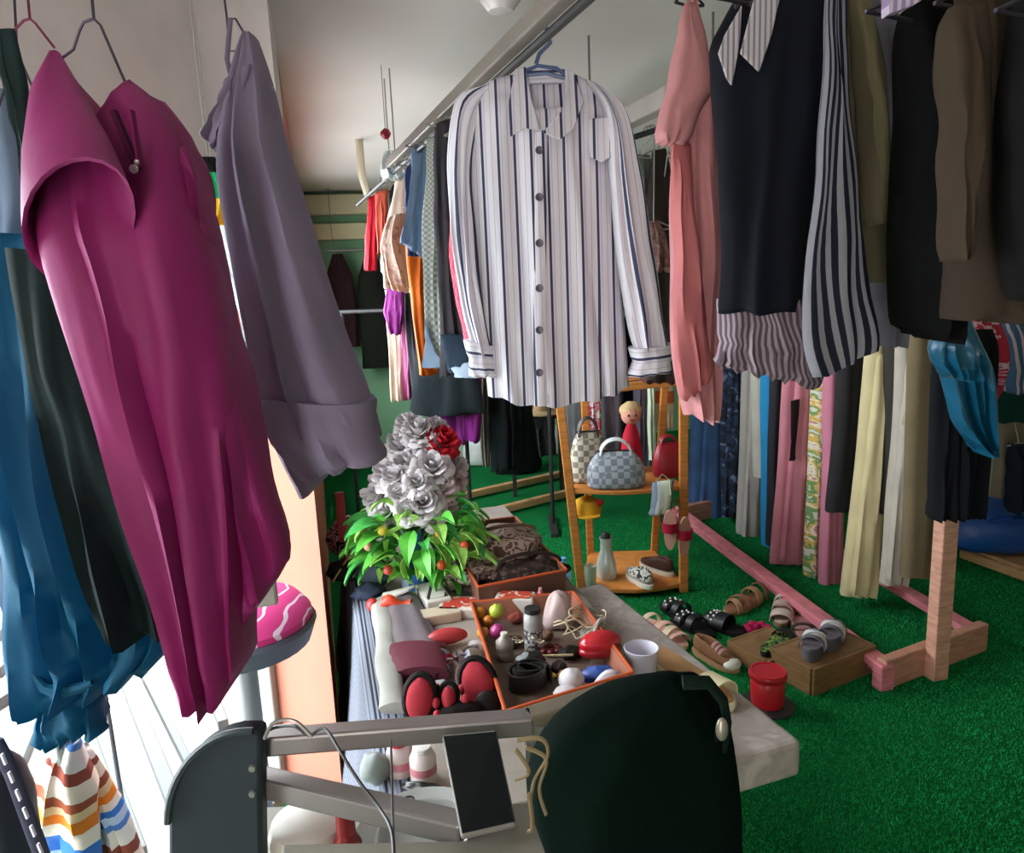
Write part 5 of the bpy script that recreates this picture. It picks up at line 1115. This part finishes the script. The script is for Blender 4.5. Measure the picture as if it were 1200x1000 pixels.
# grey pleated pouch with maroon base
R = []
for i in range(12):
    f = i/11; p = T(468+24*f, 708+72*f); hw = .058+.012*f
    R.append([p+V(hw*math.cos(a), .012*math.sin(a)*0, .018+.02*math.sin(a)+.003*math.cos(6*a)) for a in [2*PI*k/28 for k in range(28)]])
e = thing('pleated_pouch', 'grey pleated pouch with maroon lower flap beside the white rolled cloth', 'pouch', T(480, 750)); MB().rings(R).build('pleated_body', fab('6f6468', .6), e, 50)
R = []
for i in range(8):
    f = i/7; p = T(485+10*f, 770+32*f); hw = .078-.012*f
    R.append([p+V(hw*math.cos(a), 0, .022+.024*math.sin(a)) for a in [2*PI*k/20 for k in range(20)]])
MB().rings(R).build('maroon_flap', fab('5d2a36', .6), e, 50)
MB().box(T(498, 806, TZ+.012), (.1, .03, .016), .2).build('pale_edge', fab('a39a98', .6), e, 0, .004)
# red glasses pouch
lump('red_case', 'flat red spectacle case in front of the cream box', 'case', plain('a82f33', .45), PZ(524, 746, TZ+.03), (.055, .022, .022), .25, .08, 5)
lump('maroon_purse', 'small maroon purse left of the red spectacle case', 'purse', plain('5a2430', .5), PZ(505, 760, TZ+.018), (.04, .025, .016), .3, .2, 6)
# hair claws
for k, (x, y, c, lab) in enumerate(((514, 772, '8e97aa', 'grey blue hair claw beside the maroon flap'), (528, 778, 'a52a4a', 'crimson hair claw between two pale ones'), (543, 772, 'b6b8c4', 'pale hair claw near the tray rim'), (556, 762, 'c7bdb8', 'cream hair claw touching the tray rim'), (518, 790, 'a9a3a6', 'light grey hair claw above the red bow'), (544, 790, 'd0b9b5', 'blush hair claw beside the red bow'))):
    p = PZ(x, y, TZ+.014); p = V(p.x, p.y, TZ+.014); e = thing('hair_claw', lab, 'hair clip', p-V(0, 0, .014)); mt = plain(c, .3)
    for sg in (-1, 1):
        R = [[p+Matrix.Rotation(k*.9, 3, 'Z') @ V(.028*math.cos(PI*i/8)*1, sg*(.004+.012*math.sin(PI*j/5)), -.012+.026*math.sin(PI*i/8)*.8+.012*math.sin(PI*j/5)) for j in range(6)]+[p+Matrix.Rotation(k*.9, 3, 'Z') @ V(.028*math.cos(PI*i/8), sg*(.001+.012*math.sin(PI*j/5)), -.014+.026*math.sin(PI*i/8)*.8+.010*math.sin(PI*j/5)) for j in range(5, -1, -1)] for i in range(9)]
        MB().rings(R).build('jaw', mt, e, 50)
    MB().tube([p+V(-.008, 0, .012), p+V(.008, 0, .012)], .004, 6).build('spring', plain('9a9a9e', .3, .8), e)
# big red bow with black trim
c = T(530, 838); e = thing('hair_bow', 'large red fabric bow with black trim on the near left of the table', 'hair bow', c)
REDF = fab('a5303a', .7); BLF = fab('17110f', .6)
def lobe(ctr, rx, rz, ang, mt, nm, th=.014):
    M = Matrix.Rotation(ang, 3, 'Y') @ Matrix.Rotation(-.35, 3, 'X'); MB().ball(ctr, (rx, th, rz), 20, 12, M, .06).build(nm, mt, e, 60); return M
for x, y, rx, rz, ang in ((492, 818, .030, .046, .12), (560, 800, .036, .050, -.25)):
    p = PZ(x, y, TZ+.05); M = lobe(p+V(0, -.006, 0), rx, rz, ang, REDF, 'bow_loop')
    MB().tube([p+M @ V(rx*1.08*math.cos(a), 0, rz*1.08*math.sin(a)) for a in [2*PI*k/26 for k in range(26)]], .008, 8, closed=True).build('black_trim', BLF, e)
p = PZ(526, 815, TZ+.045); M = lobe(p+V(0, -.012, 0), .016, .024, 0, REDF, 'knot', .016); MB().tube([p+M @ V(.02*math.cos(a), -.004, .028*math.sin(a)) for a in [2*PI*k/20 for k in range(20)]], .006, 8, closed=True).build('black_trim', BLF, e)
for x, y, rx, rz in ((512, 808, .009, .013), (511, 824, .009, .012), (512, 838, .008, .010), (542, 806, .010, .012), (545, 820, .010, .012)):
    lobe(PZ(x, y, TZ+.04), rx, rz, 0, REDF, 'small_loop', .012)
MB().ball(PZ(540, 832, TZ+.02), (.05, .02, .02), 16, 8).build('bow_tail', BLF, e); MB().ball(PZ(572, 826, TZ+.02), (.03, .015, .035), 16, 8).build('bow_tail', BLF, e); MB().ball(PZ(512, 822, TZ+.03), (.02, .012, .04), 16, 8).build('bow_tail', BLF, e)
# ---- left end, behind the bouquet
FLR = patterned([(0, '20181c'), (.45, 'b9aeb2'), (.55, '8d3038'), (.66, 'd8d0cc')], 26, 'noise', 'Object', dist=2)
lump('printed_bag', 'black red and white printed bag behind the bouquet', 'bag', FLR, PZ(408, 632, TZ+.07), (.07, .07, .08), 0, .3, 11)
flat_box('red_box', 'tall narrow red box leaning behind the bouquet', 'box', 400, 606, TZ+.08, (.03, .03, .17), .2, plain('a5242e', .5), None, .003, -.2)
lump('black_purse', 'black purse below the printed bag at the table left end', 'purse', fab('191a20', .6), PZ(404, 668, TZ+.03), (.06, .05, .035), .2, .25, 12)
lump('grey_blue_pouch', 'grey blue pouch left of the bouquet vase', 'pouch', fab('5f6b7c', .6), PZ(440, 668, TZ+.05), (.06, .05, .055), .1, .3, 13)
lump('navy_pouch', 'dark navy pouch beneath the grey blue pouch', 'pouch', fab('30384a', .6), PZ(432, 694, TZ+.025), (.05, .04, .025), .3, .3, 14)
lump('orange_pouch', 'pale orange scarf bundle beside the wooden sticks', 'bundle', fab('d8a08a', .6), PZ(424, 634, TZ+.1), (.028, .03, .05), .3, .3, 15)
for k, (a, b) in enumerate((((386, 676), (424, 618)), ((390, 682), (428, 622)))):
    tag(MB().tube([PZ(*a, TZ+.02), PZ(*b, TZ+.14)], .003, 6).build('wooden_stick', wood('b98a5a')), ('thin wooden stick leaning left of the bouquet, the upper one', 'thin wooden stick leaning left of the bouquet, the lower one')[k], 'stick')
e = thing('pearl_string', 'string of pale pink pearls hanging left of the vase', 'necklace', T(420, 690))
for k in range(9): MB().ball(PZ(424-2.2*math.sin(k*.8), 634+6.5*k, TZ+.12-.013*k), .008, 10, 7).build('pearl', plain('d8b8b0', .25), e)

# ================================================================== BOUQUET
vc = T(490, 688); e = thing('flower_vase', 'blue and white glass vase holding the artificial bouquet', 'vase', vc)
MB().lathe([(.045, 0), (.052, .01), (.042, .08), (.035, .15), (.045, .2), (.04, .2), (.03, .15), (.036, .08), (.04, .015), (.002, .012)], vc, 24).build('vase_body', striped([(0, 'b9cde4'), (.35, '3f6ca8'), (.7, '1f3a5f')], .5, 0, rough=.2), e, 60)
be = thing('artificial_bouquet', 'bouquet of white fabric roses with one red rose and green leaves', 'bouquet', vc+V(0, 0, .2))
def rose_mesh(r, mat):
    m = MB(); rr_ = random.Random(4)
    for ring, (n, rad, hgt, op) in enumerate(((3, .2, .75, .15), (5, .42, .72, .45), (6, .66, .6, .8), (8, .9, .38, 1.0), (7, 1.0, .1, 1.1))):
        for k in range(n):
            a0_ = 2*PI*(k+.5*ring+rr_.uniform(-.18, .18))/n; R = []; rk = rr_.uniform(.85, 1.12); hk = rr_.uniform(-.12, .12)
            wid = PI/n*1.18
            for i in range(5):
                f = i/4; row = []
                for j in range(6):
                    g_ = -1+2*j/5; aa = a0_+g_*wid*(.5+.5*f**.4); rd_ = r*rad*rk*(.3+.7*f**.7)*(1-.16*g_*g_*f)+r*.12*op*f**4; z = r*((hgt+hk)*f*1.25-.35*(1-f)-.3*op*f**5-.22*g_*g_*f+.07*math.sin(5*g_+k*2)*f*f)
                    row.append(V(rd_*math.cos(aa), rd_*math.sin(aa), z))
                R.append(row)
            pts = [p for row in R for p in row]; off = [p*.94-V(0, 0, .0015) for p in pts]; n0 = len(pts); fs = []
            for i in range(4):
                for j in range(5):
                    b = i*6+j; fs.append((b, b+1, b+7, b+6)); fs.append((n0+b+6, n0+b+7, n0+b+1, n0+b))
            for j in range(5): fs.append((24+j, 25+j, n0+25+j, n0+24+j))
            for i in range(4): fs.append((i*6, i*6+6, n0+i*6+6, n0+i*6)); fs.append((i*6+11, i*6+5, n0+i*6+5, n0+i*6+11))
            m.add(pts+off, fs)
    return m.build('rose', mat, None, 60)
WHR = fab('d6cfd0', .75, translucent=.2); RDR = fab('b3202c', .6); PKR = fab('c3aba8', .75)
proto = {}
def rose(px, py, Y, r, mt, tilt):
    if mt not in proto: proto[mt] = rose_mesh(.05, mt); o = proto[mt]
    else: o = proto[mt].copy(); COL.objects.link(o)
    o.parent = be; p = PY(px, py, Y); o.location = p-org(be); o.scale = (r/.05,)*3
    d = (p-(vc+V(0, 0, .25))).normalized()*.6+V(tilt, -.7, .35); o.rotation_euler = d.to_track_quat('Z', 'Y').to_euler(); return p
by = vc.y
heads = []
for px, py, dy, r in ((490, 506, .02, .055), (468, 520, .04, .05), (510, 500, .06, .04), (455, 555, -.02, .058), (480, 545, .0, .055), (505, 548, -.06, .062), (440, 582, -.02, .052), (470, 578, -.08, .052), (515, 570, -.05, .058), (495, 588, -.1, .058), (532, 562, .0, .045), (530, 585, .02, .045), (462, 535, .06, .045), (478, 497, .05, .045), (500, 522, .03, .05), (446, 566, .02, .045), (462, 560, -.07, .045), (488, 566, -.11, .045), (520, 590, -.03, .05), (455, 598, -.04, .042), (535, 545, .03, .04), (478, 598, -.1, .045), (508, 605, -.08, .045)):
    heads.append(rose(px, py, by+dy, r, PKR if px > 508 and py > 555 else WHR, .2*(px-490)/50))
heads.append(rose(519, 516, by+.02, .055, RDR, .3))
MB_ = MB()
for i, h in enumerate(heads): MB().tube([vc+V(.01*math.cos(i), .01*math.sin(i), .12), (vc+h)/2+V(.02*math.cos(i*2), .02*math.sin(i*2), .08), h-V(0, 0, .01)], .003, 5).build('stem', plain('4f7f35', .6), be)
def leaf_obj(mat):
    m = MB(); R = []; n = 7
    for i in range(n):
        f = i/(n-1); wd_ = .5*math.sin(PI*min(.97, max(.03, f)))**.8*(1-.25*f); z = .18*math.sin(PI*f)-.25*f*f
        R.append([V(-wd_*.55, f, z+.08), V(0, f, z), V(wd_*.55, f, z+.08), V(wd_*.5, f, z+.05), V(0, f, z-.03), V(-wd_*.5, f, z+.05)])
    return m.rings(R).build('leaf', mat, None, 30)
LG = [plain('58b03c', .5, var=.2), plain('9ccf60', .5, var=.2), plain('35913a', .5, var=.2)]
lp_ = [leaf_obj(m) for m in LG]; rr_ = random.Random(11); used = [0, 0, 0]
for k in range(150):
    i = rr_.choice((0, 0, 1, 1, 2)); o = lp_[i] if not used[i] else lp_[i].copy()
    if used[i]: COL.objects.link(o)
    used[i] = 1; o.parent = be
    while True:
        px, py = rr_.uniform(426, 560), rr_.uniform(590, 682)
        if ((px-492)/66)**2+((py-634)/52)**2 < 1: break
    p = PY(px, py, by+rr_.uniform(-.13, .1)); o.location = p-org(be); s_ = rr_.uniform(.075, .12); o.scale = (s_, s_, s_)
    d = V((px-490)/60, rr_.uniform(-1, .2), rr_.uniform(-.5, .5)).normalized(); o.rotation_euler = d.to_track_quat('Y', 'Z').to_euler(); o.rotation_euler.y += rr_.uniform(-.6, .6)
for px, py, c in ((455, 668, 'b8402f'), (518, 662, 'd05a2a'), (544, 640, 'c9482a'), (448, 622, 'c9b53a'), (516, 625, 'd87a30'), (432, 640, 'c98a70')):
    MB().ball(PY(px, py, by-.14), .015, 12, 8, wob=.1).build('berry', plain(c, .35), be)
for k in range(8):
    q = PY(rr_.uniform(440, 545), rr_.uniform(600, 655), by-.05); MB().tube([vc+V(0, 0, .15), (vc+q)/2+V(0, 0, .1), q], .0025, 5).build('twig', plain('5c8a3c', .6), be)

# ================================================================== COUNTER IN THE FOREGROUND
CZ = 1.0
cA = PZ(290, 905, CZ); cB = PZ(560, 968, CZ)
e = thing('shop_counter', 'steel edged counter with a round ended dark grey panel in the foreground', 'counter', V(-.05, .55, 0))
STL = plain('8b8482', .38, .55); PAN = plain('222c31', .6, var=.08, spec=.3)
g0 = PZ(288, 872, CZ+.05); g1 = PZ(625, 846, CZ+.05); g2 = PZ(745, 806, CZ+.05)
MB().bar(g0, g1, .03, .028).build('upper_rail', STL, e, 0, .004)
MB().bar(g1-V(.01, 0, 0), g2, .032, .028).build('upper_rail', plain('8a7f6c', .45, .3), e, 0, .004)
h0 = PZ(288, 912, CZ+.0); h1_ = PZ(545, 972, CZ+.0)
MB().bar(h0, h1_, .03, .03).build('lower_rail', STL, e, 0, .004)
MB().bar(g1-V(0, 0, .0), V(g1.x, g1.y, .55), .025, .025, (1, 0, 0)).build('support', STL, e, 0)
# worktop: lies in front of the lower rail
top = [h1_+V(.0, -.012, 0), PZ(588, 938, CZ), PZ(700, 930, CZ), PZ(900, 1015, CZ), PZ(900, 1400, CZ), PZ(300, 1400, CZ), PZ(330, 985, CZ)]
m = MB(); m.prism([V(p.x, p.y, CZ-.03) for p in top], (0, 0, .025)); m.build('worktop', plain('7d786c', .5, var=.1), e, 0, .003)
# dark panel with a rounded outer edge
pn = []
for k in range(15):
    a = PI/2*k/14; pn.append((300-104*math.sin(a)**.9, 1010-152*math.cos(a)**.8 if k else 858))
pn = [(306, 860), (296, 857)]+[(290-94*math.sin(PI/2*k/12), 965-108*math.cos(PI/2*k/12)) for k in range(13)]+[(196, 1060), (308, 1060), (306, 930)]
yp = h0.y-.02
m = MB(); m.prism([PY(x, y, yp-.03) for x, y in pn], (0, .03, 0)); m.build('end_panel', PAN, e, 30, .006)
MB().tube([PY(x, y, yp-.034) for x, y in pn[1:15]], .005, 6).build('panel_edge', plain('2a3236', .5), e)
for x, y in ((296, 900), (296, 930)): MB().lathe([(.001, 0), (.005, 0), (.004, .004), (.001, .004)], PY(x, y, yp-.031), 10, (0, -1, 0)).build('bolt', plain('a9a9a6', .3, .8), e)
for x, y in ((-.28, .5), (.28, .5), (-.2, .62), (.3, .62)): MB().bar(V(x, y, 0), V(x, y, CZ-.03), .04, .04, (1, 0, 0)).build('leg', STL, e, 0)
# phone leaning on the rail
ph = [PZ(518, 868, CZ+.052), PZ(582, 862, CZ+.052), PZ(606, 974, CZ+.006), PZ(541, 989, CZ+.006)]
nn = (ph[1]-ph[0]).cross(ph[3]-ph[0]).normalized()
if nn.z < 0: nn = -nn
pc = sum(ph, Vector())/4
e = thing('smartphone', 'black smartphone in a pale case leaning on the steel rail', 'phone', pc)
def scl(k, up): return [pc+(p-pc)*k+nn*up for p in ph]
m = MB(); m.prism(scl(1.0, .004), nn*.008); m.build('phone_case', plain('8f8a84', .4), e, 0, .004)
m = MB(); m.prism(scl(.94, .0122), nn*.0008); m.build('screen', plain('081012', .4, spec=.2), e, 0)
# cable, white pots, red bottle, tray
e = thing('charging_cable', 'thin dark cable looping over the steel rail', 'cable', PZ(400, 930, CZ))
MB().tube(smooth([PY(x, y, .82+dy) for x, y, dy in ((306, 862, .1), (322, 853, .08), (345, 851, .06), (362, 862, .05), (380, 854, .03), (398, 880, .0), (420, 915, -.03), (445, 948, -.06), (459, 975, -.09), (462, 1020, -.12), (464, 1080, -.14))], 60), .0022, 6).build('wire', plain('33302f', .4), e)
MB().tube([PY(x, y, .80+dy) for x, y, dy in ((458, 868, .06), (459, 900, .03), (460, 950, -.02), (461, 985, -.06))], .0016, 6).build('wire', plain('4b4745', .4), e)
MB().tube(smooth([PY(x, y, .86) for x, y in ((310, 866), (318, 850), (332, 844), (348, 847), (366, 864))], 24), .0025, 6).build('loop', plain('8f8a84', .3, .5), e)
WP = plain('c9c1b6', .5, var=.08)
lowz = .86
e = thing('low_shelf', 'dark shelf of the counter carrying pots under the steel rails', 'shelf', V(-.12, .72, 0))
m = MB(); m.prism([PZ(x, y, lowz-.02) for x, y in ((312, 960), (560, 952), (560, 1120), (312, 1120))], (0, 0, .02)); m.build('board', plain('8f897f', .6), e, 0)
for p in (PZ(330, 1050, 0),): pass
for x, y in ((330, 975), (540, 965), (540, 1100), (330, 1100)): q = PZ(x, y, lowz-.02); MB().bar(V(q.x, q.y, 0), q, .025, .025, (1, 0, 0)).build('leg', STL, e, 0)
c = PZ(366, 1010, lowz); e = thing('white_pot', 'round off white plastic pot below the lower steel rail', 'pot', c)
MB().lathe([(.046, 0), (.052, .01), (.055, .05), (.05, .065), (.03, .072), (.002, .073)], c, 28).build('pot_body', WP, e, 50); MB().tube([c+V(-.012, -.03, .069), c+V(-.010, -.04, .04)], .0012, 5).build('crack', plain('5c574f'), e)
c = PZ(411, 1030, lowz); e = thing('red_bottle', 'dark red bottle with narrow neck standing under the lower steel rail', 'bottle', c)
MB().lathe([(.018, 0), (.0195, .01), (.0195, .055), (.013, .068), (.011, .1), (.002, .101)], c, 18).build('bottle_body', plain('8d1620', .3), e, 50); MB().lathe([(.0125, .072), (.013, .072), (.012, .104), (.002, .105)], c, 16).build('bottle_cap', plain('9c2a2a', .4), e, 50)
c = PZ(500, 1000, lowz); e = thing('glass_dish', 'clear round dish with white rims to the left of the phone', 'dish', c)
MB().lathe([(.05, 0), (.085, .012), (.098, .03), (.1, .032), (.096, .03), (.082, .016), (.05, .005), (.002, .005)], c, 36).build('dish_body', plain('cfcfcb', .25), e, 60)
MB().lathe([(.06, .02), (.068, .022), (.07, .034), (.064, .034), (.058, .024)], c, 36).build('inner_rim', plain('a9aaa6', .25), e, 60)
MB().tube([c+V(-.03+.008*math.cos(a), .06+.008*math.sin(a), .04) for a in [2*PI*k/14 for k in range(14)]], .0016, 5, closed=True).build('ring', DARK, e)
# small bottles standing on the near end of the table, seen between the rails
for k, (x, y, cb, cc_, lab) in enumerate(((470, 908, 'c9b4b2', 'b5303e', 'pale pink small bottle with red top, left of two by the phone'), (497, 915, 'd3c3bf', 'd8d0cc', 'pinkish white rounded bottle between pale bottle and phone'))):
    p = PZ(x, y, TZ); bottle('cream_jar', lab, V(p.x, p.y, TZ), .026, .075, plain(cb, .35), plain(cc_, .35), plain('c77a84', .4), (.3, .5), .6)
lump('hair_clip', 'black glossy hair clip lying in front of the pink bottles', 'hair clip', plain('1a1614', .25), PZ(500, 928, TZ+.02), (.05, .014, .016), -.3, .3, 21)
lump('grey_pouch', 'grey pouch at the near left corner of the table', 'pouch', plain('7e8582', .5), PZ(440, 900, TZ+.03), (.03, .03, .03), .2, .2, 22)

# ================================================================== DARK GREEN BACKPACK ON THE COUNTER
GRN = fab('04120c', .95, wr=.5, spec=.05); bx = PZ(745, 1040, CZ)
e = thing('backpack', 'large dark green soft backpack with tan cords standing on the counter', 'backpack', V(bx.x, bx.y, CZ-.005))
rows = [(810, 756, 800, .0), (745, 790, 826, .5), (690, 812, 838, .8), (640, 838, 850, .95), (618, 868, 856, 1), (616, 900, 862, 1), (628, 940, 866, 1), (640, 990, 868, 1), (640, 1050, 868, 1)]
R = []; n = 30; prof = [(790, 784, 800), (800, 748, 822), (815, 712, 836), (835, 668, 848), (860, 634, 855), (890, 618, 860), (925, 618, 865), (965, 632, 868), (1010, 645, 870), (1060, 650, 872)]
for i, (yy, xl, xr) in enumerate(prof):
    Yb = .70; l, r_ = PY(xl, yy, Yb), PY(xr, yy, Yb); c = (l+r_)/2; hw = (r_-l).length/2; dp = min(.085, hw*.8)
    R.append([c+V(hw*math.copysign(abs(math.cos(a))**.8, math.cos(a)), dp*math.sin(a), 0)+V(1, 1, .3)*.010*noise.noise(Vector((math.cos(a)*2, math.sin(a)*2, i*.6))) for a in [2*PI*k/n for k in range(n)]])
zmin = CZ-.004
for row in R:
    for p in row: p.z = max(p.z, zmin)
MB().rings(R).build('bag_body', GRN, e, 60, sub=1)
MB().tube([PY(x, y, .66) for x, y in ((800, 800), (830, 800), (848, 822), (853, 850), (848, 880), (838, 870), (845, 845))], .007, 8, flat=.5).build('shoulder_strap', fab('0c1f17', .7), e)
for pts in (((606, 868), (634, 866), (642, 885), (626, 915), (622, 945)), ((616, 876), (640, 890), (632, 925), (640, 955)), ((604, 878), (620, 905), (604, 915))):
    MB().tube(smooth([PY(x, y, .625) for x, y in pts], 24), .0022, 6, flat=.6).build('tan_cord', fab('8a7a5c', .7), e)
MB().tube(smooth([PY(x, y, .62) for x, y in ((620, 930), (624, 968), (618, 975))], 8), .003, 6, flat=.5).build('tan_cord', fab('8a7a5c', .7), e)
MB().ball(PY(846, 855, .645), (.006, .004, .012)).build('buckle', plain('9a9488', .3, .6), e)
